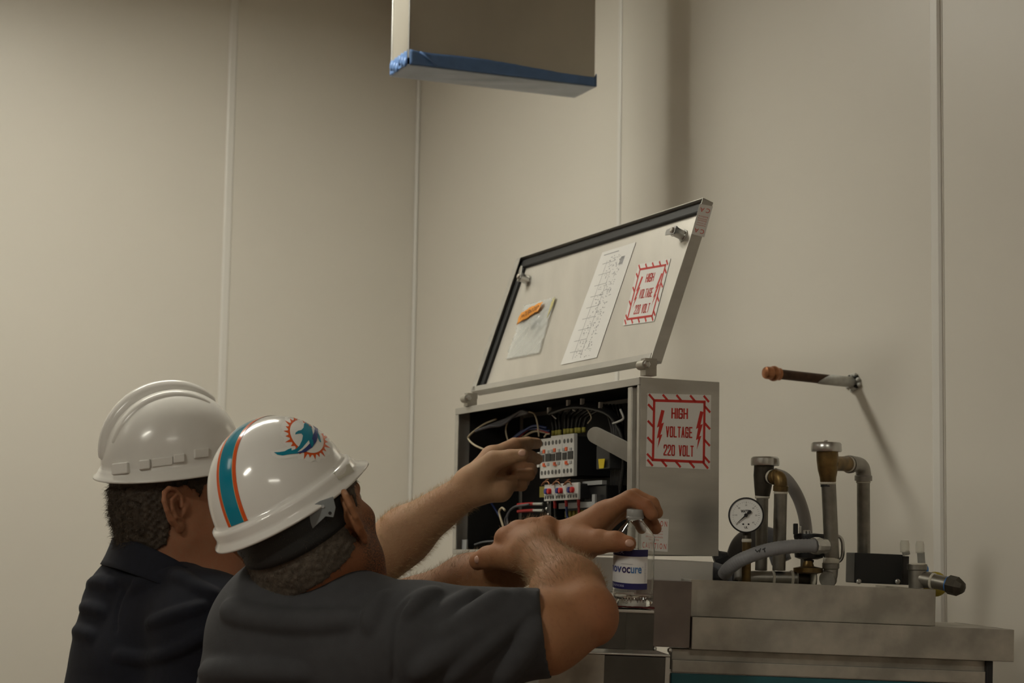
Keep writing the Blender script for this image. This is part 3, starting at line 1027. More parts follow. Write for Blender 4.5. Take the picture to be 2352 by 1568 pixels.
for a, b in ((axl - .07, bb_ + .0), (ax - .03, .2), (A3 - .05, .03), (A3 - .05, .25)):
    f0 = Mm(a, b, 0)
    MB().lathe(V(f0[0], f0[1], 0.0005), V(0, 0, 1), [(0, .022), (.006, .022), (.009, .014), (.05, .014)], 14).build('foot', M_ZINC, mach, 'auto')
# dark red sheet under the bottle, standing in for a reflection
padc = P(1453, 1396, 3.10)
pad = wavy_sheet(lambda s, t: padc + mA * (-.05 + .080 * s) + mB_ * (-.038 + .08 * t) + mW * (.0024 + .0012 * rw(s + t * .7)), 16, 12).build('red_reflection_sheet', mat('red_reflection', (.12, .012, .010), .8, var=.3, scale=60), None, True)
solid(pad, .0016)
tag(pad, 'thin dark red sheet painted as a reflection under the water bottle', 'painted reflection')

# ================================================================== PIPEWORK
M_PIPE = mat('galvanised_pipe', (.30, .285, .25), .42, .85, var=.25, scale=45)
M_PIPEL = mat('cast_fitting', (.40, .385, .35), .5, .75, var=.2, scale=40, bump=.15, bscale=200)
M_BRASS = mat('aged_brass', (.26, .17, .065), .42, .85, var=.4, scale=35, color2=(.12, .085, .04))
M_BRASSD = mat('dark_bronze', (.085, .075, .06), .5, .7, var=.35, scale=40)
M_PTFE = mat('thread_tape', (.68, .65, .56), .7, bump=.3, bscale=300)
M_HOSE = mat('grey_conduit', (.28, .285, .30), .5, var=.1, scale=30)
M_HOSET = mat('grey_hose', (.33, .315, .30), .45)
UP = V(0, 0, 1)
MM = lambda px, z: px / FPX * z


def pip(parent, p0, p1, rpx, z, m_=M_PIPE, name='pipe'):
    return MB().tube([p0, p1], MM(rpx, z), 20).build(name, m_, parent, 'auto')


def tape(parent, c, ax, rpx, z, hpx=7):
    return MB().lathe(c - nrm(ax) * MM(hpx / 2, z), ax, [(0, MM(rpx, z)), (MM(hpx * .3, z), MM(rpx + 1.2, z)), (MM(hpx * .7, z), MM(rpx + 1, z)), (MM(hpx, z), MM(rpx, z))], 20).build('thread_tape', M_PTFE, parent, True)


def elbow(parent, p0, pc, p1, rpx, z, m_, name='elbow', collar=True):
    c = curve_pts([p0, p0 * .55 + pc * .45, p0 * .16 + pc * .68 + p1 * .16, p1 * .55 + pc * .45, p1], 16)
    r = MM(rpx, z)
    o = MB().tube(c, r, 20).build(name, m_, parent, 'auto')
    if collar:
        for q, d in ((p0, pc - p0), (p1, pc - p1)):
            d = nrm(d)
            MB().lathe(q - d * .001, d, [(0, r * 1.02), (0, r * 1.16), (MM(11, z), r * 1.16), (MM(13, z), r * 1.02)], 20).build('collar', m_, o, 'auto')
    return o


# --- right vacuum breaker
z = 3.42
vb = thing('vacuum_breaker', P(1907, 1335, z), 'taller brass vacuum breaker on a grey pipe loop, round metal cap', 'valve', 'vacuum breakers')
MB().lathe(P(1898, 1037, z), UP, [(0, MM(30, z)), (0, MM(34, z)), (MM(3, z), MM(35.5, z)), (MM(17, z), MM(35, z)), (MM(21, z), MM(32, z)), (MM(22, z), MM(10, z))], 36).build('cap', M_ZINC, vb, 'auto')
MB().lathe(P(1897, 1014, z), UP, [(0, MM(5, z)), (MM(3, z), MM(4, z))], 12).build('cap_stud', M_ZINC, vb, 'auto')
MB().lathe(P(1902, 1106, z), nrm(P(1900, 1036, z) - P(1902, 1106, z)), [(0, MM(18, z)), (MM(10, z), MM(19, z)), (MM(28, z), MM(23, z)), (MM(50, z), MM(25, z)), (MM(71, z), MM(25, z))], 28).build('body', M_BRASS, vb, 'auto')
pip(vb, P(1910, 1064, z), P(1946, 1065, z + .05), 17, z, M_BRASS, 'outlet')
tape(vb, P(1947, 1065, z + .052), P(1960, 1065, z + .07) - P(1940, 1065, z + .04), 18.5, z)
elbow(vb, P(1950, 1066, z + .055), P(1983, 1064, z + .10), P(1983, 1102, z + .10), 18, z, M_PIPEL)
tape(vb, P(1983, 1106, z + .10), UP, 16, z)
pip(vb, P(1983, 1108, z + .10), P(1984, 1322, z + .10), 15.5, z)
tape(vb, P(1902, 1109, z), UP, 17.5, z)
MB().lathe(P(1902, 1118, z), UP, [(0, MM(17.3, z)), (MM(7, z), MM(17.3, z))], 20).build('thread_band', M_BLACKM, vb, 'auto')
pip(vb, P(1903, 1110, z), P(1911, 1285, z), 17, z)
tape(vb, P(1909, 1287, z), UP, 18, z, 13)
elbow(vb, P(1908, 1294, z), P(1908, 1325, z), P(1900, 1331, z - .012), 17, z, M_PIPEL)

# --- left vacuum breaker
z = 3.46
vl = thing('vacuum_breaker', P(1752, 1335, z), 'shorter dark bronze vacuum breaker behind the pressure gauge, brass elbow', 'valve', 'vacuum breakers')
MB().lathe(P(1757, 1069, z), UP, [(0, MM(28, z)), (0, MM(32, z)), (MM(3, z), MM(33, z)), (MM(16, z), MM(32.5, z)), (MM(20, z), MM(29, z)), (MM(21, z), MM(8, z))], 36).build('cap', M_ZINC, vl, 'auto')
MB().lathe(P(1751, 1138, z), nrm(P(1755, 1069, z) - P(1751, 1138, z)), [(0, MM(17, z)), (MM(20, z), MM(20, z)), (MM(45, z), MM(23, z)), (MM(70, z), MM(23, z))], 28).build('body', M_BRASSD, vl, 'auto')
pip(vl, P(1758, 1095, z), P(1776, 1097, z - .03), 14, z, M_BRASSD, 'outlet')
tape(vl, P(1774, 1095, z - .025), P(1780, 1096, z - .04) - P(1770, 1095, z - .02), 15.5, z)
elbow(vl, P(1778, 1096, z - .03), P(1794, 1092, z - .045), P(1793, 1126, z - .045), 15, z, M_BRASS)
tape(vl, P(1793, 1131, z - .045), UP, 15, z)
pip(vl, P(1793, 1132, z - .045), P(1789, 1309, z - .045), 15, z)
tape(vl, P(1751, 1141, z), UP, 16, z)
pip(vl, P(1751, 1143, z), P(1748, 1309, z), 14, z)
# manifold along the deck
zf = 3.42
mf = thing('pipe_manifold', P(1800, 1338, zf), 'row of grey and brass pipe fittings lying along the machine deck', 'pipe')
MB().tube([P(1695, 1326, zf), P(1830, 1328, zf)], MM(16, zf), 18).build('pipe', M_PIPE, mf, 'auto')
MB().tube([P(1832, 1328, zf + .03), P(1874, 1330, zf + .03)], MM(18, zf), 18).build('valve_body', M_BRASSD, mf, 'auto')
MB().lathe(P(1856, 1318, zf), UP, [(0, MM(18, zf)), (MM(4, zf), MM(34, zf)), (MM(14, zf), MM(34, zf)), (MM(18, zf), MM(14, zf)), (MM(30, zf), MM(10, zf))], 24).build('valve_bonnet', M_BRASS, mf, 'auto')
for px in (1775, 1818, 1868):
    tape(mf, P(px, 1328, zf), mA, 18, zf, 6)
MB().lathe(P(1700, 1332, zf), UP, [(0, MM(17, zf)), (MM(34, zf), MM(17, zf)), (MM(34, zf), MM(20, zf)), (MM(44, zf), MM(20, zf))], 20).build('collar', M_PIPEL, mf, 'auto')

# --- pressure gauge
z = 3.38
pg = thing('pressure_gauge', P(1713, 1330, z), 'round white dial pressure gauge in black case on a brass stem', 'gauge')
gc = P(1714, 1183, z)
gn_ = nrm(cC - gc + V(-.25, 0, .1))
gx = nrm(np.cross(UP, gn_))
gy = np.cross(gn_, gx)
R_ = MM(41, z)
MB().lathe(gc - gn_ * .028, gn_, [(0, R_ * .8), (.004, R_ * .95), (.024, R_ * .97), (.028, R_), (.032, R_), (.033, R_ * .93), (.029, R_ * .90)], 48).build('case', M_BLACKM, pg, 'auto')
dial = MB().lathe(gc + gn_ * .0016, gn_, [(0, R_ * .91), (.001, R_ * .91)], 48).build('dial', mat('dial_white', (.90, .91, .89), .5), pg)
gf = lambda a, b: gc + gx * (a * R_) + gy * (b * R_) + gn_ * .0031
mk = MB()
for k in range(31):
    an = math.radians(225 - 270 * k / 30)
    r0 = .70 if k % 5 else .66
    for d in (1,):
        c_, s_ = math.cos(an), math.sin(an)
        w_ = .005 if k % 5 else .010
        mk.add([gf(c_ * r0 - s_ * w_, s_ * r0 + c_ * w_), gf(c_ * .76 - s_ * w_, s_ * .76 + c_ * w_), gf(c_ * .76 + s_ * w_, s_ * .76 - c_ * w_), gf(c_ * r0 + s_ * w_, s_ * r0 - c_ * w_)], [(3, 2, 1, 0)])
for k in range(7):
    an = math.radians(225 - 45 * k)
    c_, s_ = math.cos(an) * .56, math.sin(an) * .56
    add_text(mk, str(k * 10), lambda s, t, c_=c_, s_=s_: gf(c_ - .055 + .11 * s, s_ + .04 - .08 * t), 0, 1, 0, 1, .0)
add_text(mk, 'WATTS', lambda s, t: gf(-.30 + .48 * s, .30 - .16 * t), 0, 1, 0, 1, .05)
add_text(mk, 'UL', lambda s, t: gf(-.10 + .20 * s, -.62 - .12 * t), 0, 1, 0, 1, .03)
for a in (-.16, .14):
    MB().lathe(gf(a, -.50), gn_, [(0, R_ * .05), (.0008, R_ * .05)], 10).build('dial_screw', M_BLACKM, dial)
mk.build('dial_print', M_INK, dial)
na = math.radians(222)
nd, ns = gx * math.cos(na) + gy * math.sin(na), -gx * math.sin(na) + gy * math.cos(na)
g2 = gc + gn_ * .0050
MB().plate([g2 - nd * R_ * .38 - ns * R_ * .05, g2 - nd * R_ * .30 - ns * R_ * .11, g2 - nd * R_ * .1 - ns * R_ * .05, g2 + nd * R_ * .80, g2 - nd * R_ * .1 + ns * R_ * .05, g2 - nd * R_ * .30 + ns * R_ * .11, g2 - nd * R_ * .38 + ns * R_ * .05], gn_ * .001).build('needle', M_BLACKM, pg)
MB().lathe(g2, gn_, [(0, R_ * .11), (.003, R_ * .10)], 16).build('needle_hub', M_BLACKM, pg)
pip(pg, gc - gn_ * .014 - UP * R_ * .9, P(1715, 1240, z + .005), 10, z, M_BRASSD, 'stem')
tape(pg, P(1715, 1241, z + .005), UP, 10.5, z, 8)
pip(pg, P(1715, 1244, z + .005), P(1714, 1335, z + .005), 10.5, z, M_BRASS, 'stem')

# --- ribbed grey conduit with its connector
z = 3.36
cd = thing('flexible_conduit', P(1670, 1335, z), 'grey ribbed flexible conduit curving into a metal connector', 'conduit')
cpts = curve_pts([P(1664, 1318, z + .02), P(1676, 1303, z), P(1705, 1284, z - .01), P(1760, 1264, z - .015), P(1815, 1255, z - .01), P(1872, 1253, z)], 110)
rad = [MM(15.5, z) * (1.0 + (.045 if i % 3 == 0 else 0)) for i in range(len(cpts))]
MB().tube(cpts, rad, 18).build('hose', M_HOSE, cd, True)
sq = MB()
hr = MM(15.8, z)


def on_hose(px, py):
    return P(px, py, z - .035)


mkw = [[(1735, 1262), (1739, 1267), (1744, 1263)], [(1744, 1268), (1747, 1259)], [(1751, 1262), (1758, 1258)], [(1755, 1260), (1757, 1268)]]
cp_arr = np.array(cpts)
for st_ in mkw:
    ps = []
    for x, y in st_:
        d = RAY(x, y)
        best = None
        # nearest approach of the sight line to the hose axis, then step out to its surface
        tt = ((cp_arr - cC) @ d)
        q = cC + tt[:, None] * d
        dist = np.linalg.norm(q - cp_arr, axis=1)
        i = int(dist.argmin())
        back = math.sqrt(max(1e-8, hr ** 2 - dist[i] ** 2))
        ps.append(q[i] - d * back)
    sq.tube(ps, .0011, 6)
tag(sq.build('pen_mark', M_INK, cd), kind='stuff')
MB().lathe(P(1868, 1253, z), nrm(P(1900, 1254, z + .02) - P(1868, 1253, z)), [(0, MM(15, z)), (0, MM(19, z)), (MM(6, z), MM(20, z)), (MM(20, z), MM(20, z)), (MM(22, z), MM(17, z)), (MM(40, z), MM(17, z))], 12).build('connector', M_ZINC, cd, bevel=.0006)

# --- black valve actuator behind, with ring handle
z = 3.46
bv_ = thing('valve_actuator', P(1858, 1330, z), 'black round valve actuator with zinc ring, behind the conduit end', 'valve')
MB().lathe(P(1858, 1284, z), UP, [(0, MM(20, z)), (MM(4, z), MM(32, z)), (MM(18, z), MM(34, z)), (MM(40, z), MM(34, z)), (MM(44, z), MM(33, z)), (MM(52, z), MM(35, z)), (MM(58, z), MM(34, z)), (MM(60, z), MM(12, z))], 32).build('body', M_BLACKM, bv_, 'auto')
MB().box(P(1823, 1227, z - .02), cR * MM(10, z), V(0, .008, 0), UP * MM(25, z)).build('lever', M_BLACKM, bv_, bevel=.001)
MB().box(P(1836, 1224, z - .015), cR * MM(5, z), V(0, .006, 0), UP * MM(16, z)).build('stop_tab', M_ZINC, bv_, bevel=.001)
for px in (1849, 1857):
    MB().lathe(P(px, 1226, z - .01), UP, [(0, MM(4.5, z)), (MM(7, z), MM(4.5, z)), (MM(9, z), MM(2, z))], 8).build('bolt', M_ZINC, bv_)
pip(bv_, P(1858, 1284, z), P(1857, 1289, z), 12, z, M_BRASSD, 'neck')
rp = []
for k in range(28):
    an = 2 * math.pi * k / 28
    rp.append(P(1915 + 21 * math.copysign(abs(math.cos(an)) ** .6, math.cos(an)), 1260 + 30 * math.copysign(abs(math.sin(an)) ** .7, math.sin(an)), z - .005))
rp.append(rp[0])
MB().tube(rp, MM(4.2, z), 8, cap=False).build('ring', M_ZINC, bv_, True)
MB().lathe(P(1900, 1260, z), cR, [(0, MM(17, z)), (MM(22, z), MM(17, z)), (MM(25, z), MM(12, z))], 20).build('hub', M_PIPE, bv_, 'auto')

# --- loose grey hoses behind
z = 3.56
h1 = MB().tube(curve_pts([P(1778, 1088, z), P(1805, 1100, z + .01), P(1832, 1140, z + .02), P(1848, 1190, z + .02), P(1853, 1245, z), P(1853, 1322, z - .03)], 40), MM(14.5, z), 16).build('grey_hose', M_HOSET, None, True)
tag(h1, 'pale grey hose arching down behind the shorter vacuum breaker', 'hose')
h2 = MB().tube(curve_pts([P(1690, 1328, z), P(1690, 1290, z), P(1704, 1250, z), P(1735, 1232, z + .02), P(1775, 1240, z + .03), P(1795, 1290, z + .02)], 40), MM(24, z), 18).build('grey_hose', mat('dark_grey_hose', (.16, .16, .175), .5), None, True)
tag(h2, 'thick dark grey hose bend behind the pressure gauge', 'hose')
# grey gland beside the cabinet foot
gl = thing('cable_gland', P(1660, 1330, 3.42), 'dark grey cable gland beside the control cabinet foot', 'fitting')
MB().tube([P(1640, 1312, 3.46), P(1692, 1324, 3.42)], [MM(22, 3.45), MM(16, 3.45)], 16).build('body', mat('gland_grey', (.13, .135, .15), .5), gl, 'auto')
MB().lathe(P(1640, 1286, 3.5), nrm(cR * 1 + UP * .35), [(0, MM(18, 3.5)), (MM(20, 3.5), MM(16, 3.5)), (MM(34, 3.5), MM(8, 3.5))], 10).build('nut', mat('gland_grey2', (.07, .075, .085), .5), gl)
MB().plate([P(1640, 1250, 3.55), P(1646, 1252, 3.55), P(1653, 1267, 3.55), P(1640, 1268, 3.55)], V(0, .01, 0)).build('tab', M_BLACKM, gl)

# --- black junction box
z = 3.42
jb = thing('junction_box', P(2020, 1338, z), 'small black metal box screwed to the machine top', 'box')
j0 = P(1962, 1338, z)
jw = nrm(mA)
MB().box(j0, jw * MM(113, z), mB_ * .06, mW * MM(69, z)).build('cover', mat('black_paint', (.017, .017, .017), .4, .2), jb, bevel=.0015)
MB().box(j0 + jw * MM(114, z) + mB_ * .004, jw * .012, mB_ * .05, mW * MM(66, z)).build('side_plate', mat('dark_paint', (.05, .045, .042), .45, .5), jb, bevel=.001)
for px in (1972, 2061):
    MB().lathe(P(px, 1335, z - .002), -mB_, [(0, MM(6, z)), (.003, MM(6, z)), (.005, MM(3, z))], 10).build('screw', M_ZINC, jb, 'auto')

# --- pipe tee with run-out and capped end
z = 3.38
te = thing('pipe_tee', P(2107, 1345, z), 'grey iron pipe tee with a capped branch and blue tape at its end', 'pipe')
MB().lathe(P(2107, 1350, z), UP, [(0, MM(20, z)), (MM(40, z), MM(20, z)), (MM(42, z), MM(23, z)), (MM(54, z), MM(23, z)), (MM(56, z), MM(17, z))], 24).build('tee', M_PIPE, te, 'auto')
tape(te, P(2107, 1295, z), UP, 18, z, 5)
rd = nrm(P(2170, 1342, z - .03) - P(2120, 1330, z))
pip(te, P(2112, 1328, z), P(2140, 1333, z - .01), 19, z, M_PIPE, 'branch')
tape(te, P(2143, 1334, z - .012), rd, 18, z, 6)
pip(te, P(2144, 1334, z - .012), P(2182, 1342, z - .03), 17, z, M_PIPE, 'nipple')
MB().lathe(P(2176, 1341, z - .028), rd, [(0, MM(18, z)), (MM(7, z), MM(18, z))], 20).build('blue_tape', mat('blue_tape_bright', (.05, .22, .62), .5), te, 'auto')
MB().lathe(P(2180, 1342, z - .031), rd, [(0, MM(17, z)), (0, MM(22, z)), (MM(22, z), MM(22, z)), (MM(36, z), MM(13, z)), (MM(39, z), MM(4, z))], 8).build('cap', M_BRASSD, te)
MB().ball(P(2128, 1308, z + .03), (.004, .003, .008)).build('blue_tape', MATS['blue_tape_bright'], te, True)
MB().lathe(P(2148, 1341, z + .055), nrm(cC - P(2148, 1341, z)), [(0, MM(26, z)), (.003, MM(29, z)), (.008, MM(29, z)), (.011, MM(26, z))], 28).build('valve_handle', mat('handle_yellow', (.42, .32, .03), .5), te, 'auto')
MB().tube([P(2148, 1341, z + .055), P(2110, 1341, z + .065)], .006, 10).build('handle_stem', M_PIPE, te, 'auto')
M_CLR = mat('clear_fitting', (.72, .70, .60), .35, alpha=.40)
for k, (px, y0, y1, w_) in enumerate(((2078, 1240, 1268, 11), (2113, 1240, 1270, 10))):
    cf = thing('clear_fitting', P(px, y1 + 25, z + .05), ('clear plastic fitting standing behind the black box', 'clear plastic fitting standing above the pipe tee')[k], 'fitting')
    MB().lathe(P(px, y1, z + .05), UP, [(0, MM(w_ - 2, z)), (0, MM(w_, z)), (MM(20, z), MM(w_, z)), (MM(28, z), MM(w_ - 2, z)), (MM(28, z), MM(w_ - 4, z))], 10).build('nut', M_CLR, cf, 'auto')
    MB().tube([P(px + 2, y1 - 2, z + .05), P(px + 4, y1 + (30 if k else 6), z + .05)], MM(9, z), 12).build('tube', mat('smoky_tube', (.25, .25, .22), .4, alpha=.6), cf, 'auto')

# ================================================================== WATER BOTTLE
z = 3.10
bt_t, bt_b = P(1459, 1172, z), P(1453, 1396, z)
bax = nrm(bt_t - bt_b)
bl = np.linalg.norm(bt_t - bt_b)
BR = MM(47, z)
M_PET = mat('clear_bottle', (.97, .98, .97), .03, trans=1.0, ior=1.38)
btl = thing('water_bottle', bt_b, 'clear plastic water bottle with white and navy label under the hand', 'bottle')
f = lambda y: (1396 - y) / 224 * bl
b0_ = bt_b + bax * .0006 + mW * .003
outer = [(0.001, BR * .60), (0, BR * .78), (f(1391), BR * .95), (f(1385), BR), (f(1362), BR), (f(1359), BR * .97), (f(1356), BR), (f(1264), BR), (f(1258), BR * .975), (f(1250), BR * .975), (f(1244), BR), (f(1236), BR * .985), (f(1226), BR * .86), (f(1216), BR * .68), (f(1207), BR * .50), (f(1201), BR * .41), (f(1188), BR * .39)]
inner_ = [(h + (.0006 if i < 2 else 0), max(.002, r - .0005)) for i, (h, r) in enumerate(outer)]
MB().lathe(b0_, bax, outer + inner_[::-1], 48, cap=False).build('body', M_PET, btl, True)
M_CAPW = mat('cap_translucent', (.50, .50, .48), .35, trans=.5)
MB().lathe(b0_ + bax * f(1195), bax, [(0, BR * .36), (0, BR * .44), (MM(4, z), BR * .44), (MM(5, z), BR * .42), (MM(19, z), BR * .42), (MM(21, z), BR * .39), (MM(21.5, z), .001)], 36, cap=False).build('cap', M_CAPW, btl, 'auto')
cx0 = nrm(np.cross(bax, cC - bt_b))       # to the right as seen
cz0 = np.cross(cx0, bax)                  # towards the viewer


def on_bottle(ang, h, up=.0006):
    return b0_ + bax * h + (cx0 * math.sin(ang) + cz0 * math.cos(ang)) * (BR + up)


SG = 1 if np.dot(cx0, cR) > 0 else -1


def label_sheet(name, a0, a1, y0, y1, m_, up, parent):
    n = 30
    vs = []
    for i in range(n + 1):
        a = a0 + (a1 - a0) * i / n
        vs += [on_bottle(SG * a, f(y0), up), on_bottle(SG * a, f(y1), up)]
    return MB().add(vs, [(2 * i, 2 * i + 2, 2 * i + 3, 2 * i + 1) for i in range(n)]).build(name, m_, parent, True)


M_NAVY = mat('label_navy', (.018, .016, .10), .45)
A_L, A_R = math.radians(-125), math.radians(41)
lab = label_sheet('label', A_L, A_R, 1264, 1352, mat('label_white', (.74, .73, .72), .5), .0005, btl)
label_sheet('label_band', A_L, A_R, 1262, 1278, M_NAVY, .0008, lab)
label_sheet('label_band', A_L, A_R, 1339, 1353, M_NAVY, .0008, lab)
def on_lab(a0, a1, y0, y1):
    return lambda s, t: on_bottle(SG * (a0 + (a1 - a0) * s), f(y0 + (y1 - y0) * t), .0011)
for word, a0, a1, y0, y1, col in (('nov', -83, -34, 1302, 1316, (.07, .09, .26)), ('oc', -33, -9, 1302, 1316, (.035, .02, .10)), ('ure', -8, 22, 1302, 1316, (.09, .20, .42))):
    m_ = MB()
    add_text(m_, word, on_lab(math.radians(a0), math.radians(a1), y0, y1), 0, 1, 0, 1, .025)
    m_.build('lettering', mat('label_ink_' + word, col, .5), lab)
m_ = MB()
add_text(m_, 'TM', on_lab(math.radians(23), math.radians(26), 1301, 1304), 0, 1, 0, 1)
add_text(m_, 'patient forward', on_lab(math.radians(-36), math.radians(-4), 1294, 1297), 0, 1, 0, 1)
for k in range(3):
    add_text(m_, 'bottled spring water', lambda s, t, k=k: on_bottle(SG * math.radians(30 + 2.2 * k + 1.6 * t), f(1336 - 45 * s), .0011), 0, 1, 0, 1)
m_.build('small_print', mat('label_ink_small', (.25, .25, .32), .6), lab)
m_ = MB()
add_text(m_, 'LEX', on_lab(math.radians(-60), math.radians(-28), 1266, 1273), 0, 1, 0, 1, .01)
add_text(m_, 'ounces', on_lab(math.radians(-70), math.radians(-26), 1343, 1348), 0, 1, 0, 1, .01)
m_.build('band_print', mat('label_ink_pale', (.35, .35, .50), .6), lab)
MB().lathe(b0_ + bax * .0012, bax, [(0, BR * .6), (.001, BR * .9), (f(1387), BR * .985), (f(1372), BR * .985)], 40).build('water', mat('water', (.97, .98, .98), .0, trans=1.0, ior=1.33), btl, True)

# ================================================================== BODY MODELLING (implicit surfaces meshed once)
class Field:
    def __init__(s, lo, hi, h):
        s.h = h
        s.lo = np.asarray(lo, float)
        s.n = np.ceil((np.asarray(hi) - s.lo) / h).astype(int) + 1
        s.d = np.full(tuple(s.n), 0.2, np.float32)

    def _slice(s, lo, hi):
        a = np.clip(np.floor((lo - s.lo) / s.h).astype(int), 0, s.n)
        b = np.clip(np.ceil((hi - s.lo) / s.h).astype(int) + 1, 0, s.n)
        if np.any(b <= a):
            return None
        sl = tuple(slice(i, j) for i, j in zip(a, b))
        g = [(s.lo[k] + s.h * np.arange(a[k], b[k])).astype(np.float32) for k in range(3)]
        return sl, (g[0][:, None, None], g[1][None, :, None], g[2][None, None, :])

    def _comb(s, sl, d, k, sub=False):
        c = s.d[sl]
        if sub:
            d = -d
            if k > 0:
                h = np.maximum(k - np.abs(c - d), 0) / k
                s.d[sl] = np.maximum(c, d) + h * h * k * .25
            else:
                s.d[sl] = np.maximum(c, d)
        else:
            if k > 0:
                h = np.maximum(k - np.abs(c - d), 0) / k
                s.d[sl] = np.minimum(c, d) - h * h * k * .25
            else:
                s.d[sl] = np.minimum(c, d)

    def cone(s, a, b, r1, r2, k=.01, sub=False):
        a, b = np.asarray(a, float), np.asarray(b, float)
        m = max(r1, r2) + k + .02
        q = s._slice(np.minimum(a, b) - m, np.maximum(a, b) + m)
        if q is None:
            return s
        sl, (x, y, z) = q
        ab = (b - a).astype(np.float32)
        L2 = max(1e-9, float(ab @ ab))
        px, py, pz = x - np.float32(a[0]), y - np.float32(a[1]), z - np.float32(a[2])
        t = np.clip((px * ab[0] + py * ab[1] + pz * ab[2]) / L2, 0, 1)
        d = np.sqrt((px - t * ab[0]) ** 2 + (py - t * ab[1]) ** 2 + (pz - t * ab[2]) ** 2) - (r1 + (r2 - r1) * t)
        s._comb(sl, d, k, sub)
        return s

    def chain(s, pts, rs, k=.008):
        for i in range(len(pts) - 1):
            s.cone(pts[i], pts[i + 1], rs[i], rs[i + 1], k if i == 0 else min(k, .004))
        return s

    def ell(s, c, axes, rad, k=.01, sub=False):
        c = np.asarray(c, float)
        A = np.array([nrm(a) for a in axes])
        rad = np.asarray(rad, float)
        m = rad.max() + k + .02
        q = s._slice(c - m, c + m)
        if q is None:
            return s
        sl, (x, y, z) = q
        px, py, pz = x - np.float32(c[0]), y - np.float32(c[1]), z - np.float32(c[2])
        k0 = 0
        k1 = 0
        for i in range(3):
            qv = (px * np.float32(A[i, 0]) + py * np.float32(A[i, 1]) + pz * np.float32(A[i, 2]))
            k0 = k0 + (qv / np.float32(rad[i])) ** 2
            k1 = k1 + (qv / np.float32(rad[i] ** 2)) ** 2
        k0 = np.sqrt(k0)
        k1 = np.sqrt(k1) + 1e-6
        s._comb(sl, k0 * (k0 - 1) / k1, k, sub)
        return s

    def cut(s, p, n):
        """keep the side against n"""
        x, y, z = np.ogrid[0:s.n[0], 0:s.n[1], 0:s.n[2]]
        n = nrm(n)
        d = ((s.lo[0] + x * s.h - p[0]) * n[0] + (s.lo[1] + y * s.h - p[1]) * n[1] + (s.lo[2] + z * s.h - p[2]) * n[2]).astype(np.float32)
        s.d = np.maximum(s.d, d)
        return s

    def grid(s):
        x, y, z = np.ogrid[0:s.n[0], 0:s.n[1], 0:s.n[2]]
        return (s.lo[0] + x * s.h).astype(np.float32), (s.lo[1] + y * s.h).astype(np.float32), (s.lo[2] + z * s.h).astype(np.float32)

    def sample(s, p):
        q = (np.asarray(p) - s.lo) / s.h
        i = np.clip(np.floor(q).astype(int), 0, s.n - 2)
        f = np.clip(q - i, 0, 1)
        v = 0
        for dx in (0, 1):
            for dy in (0, 1):
                for dz in (0, 1):
                    w = (f[0] if dx else 1 - f[0]) * (f[1] if dy else 1 - f[1]) * (f[2] if dz else 1 - f[2])
                    v += w * s.d[i[0] + dx, i[1] + dy, i[2] + dz]
        return v

    def hit(s, px, py, z0=2.3, z1=4.3):
        """first surface point along the sight line of a pixel"""
        z = z0
        while z < z1:
            p = P(px, py, z)
            if np.any(p < s.lo) or np.any(p > s.lo + (s.n - 1) * s.h):
                z += .01
                continue
            d = s.sample(p)
            if d < .0004:
                return p
            z += max(.0008, min(d * .8, .02))
        return None

    def fold(s, pix, r=.006, k=.02, sink=.35):
        q = [np.array([x, y, 0.0]) for x, y in pix]
        ln_ = sum(np.linalg.norm(b - a) for a, b in zip(q[:-1], q[1:]))
        q = curve_pts(q, max(8, int(ln_ / 9)))
        pts = [s.hit(x, y) for x, y, _ in q]
        n = len(pts)
        rs = [r * (.25 + .75 * math.sin(math.pi * (i + .5) / n) ** .6) for i in range(n)]
        for i in range(n - 1):
            a, b = pts[i], pts[i + 1]
            if a is None or b is None or np.linalg.norm(a - b) > .05:
                continue
            s.cone(a + cF * r * sink, b + cF * r * sink, rs[i], rs[i + 1], k)

    def groove(s, pix, r=.003, k=.006):
        q = curve_pts([np.array([x, y, 0.0]) for x, y in pix], 30)
        pts = [s.hit(x, y) for x, y, _ in q]
        pts = [p for p in pts if p is not None]
        for a, b in zip(pts[:-1], pts[1:]):
            if np.linalg.norm(a - b) < .05:
                s.cone(a, b, r, r, k, sub=True)

    def mesh(s):
        """naive surface nets"""
        D = s.d
        inside = D < 0
        nx, ny, nz = s.n
        c8 = np.zeros((nx - 1, ny - 1, nz - 1), np.uint8)
        for dx in (0, 1):
            for dy in (0, 1):
                for dz in (0, 1):
                    c8 += inside[dx:nx - 1 + dx, dy:ny - 1 + dy, dz:nz - 1 + dz]
        act = np.argwhere((c8 > 0) & (c8 < 8))
        idx = np.full((nx - 1, ny - 1, nz - 1), -1, np.int32)
        idx[act[:, 0], act[:, 1], act[:, 2]] = np.arange(len(act), dtype=np.int32)
        cor = [(a, b, c) for a in (0, 1) for b in (0, 1) for c in (0, 1)]
        val = np.stack([D[act[:, 0] + a, act[:, 1] + b, act[:, 2] + c] for a, b, c in cor], 1)
        acc = np.zeros((len(act), 3), np.float32)
        cnt = np.zeros(len(act), np.float32)
        for i in range(8):
            for j in range(i + 1, 8):
                df = [cor[j][q] - cor[i][q] for q in range(3)]
                if sum(abs(q) for q in df) != 1:
                    continue
                vi, vj = val[:, i], val[:, j]
                m = (vi < 0) != (vj < 0)
                t = np.where(m, vi / np.where(m, vi - vj, 1), 0)
                for q in range(3):
                    acc[:, q] += np.where(m, cor[i][q] + t * df[q], 0)
                cnt += m
        verts = s.lo + s.h * (act + acc / cnt[:, None])
        quads = []
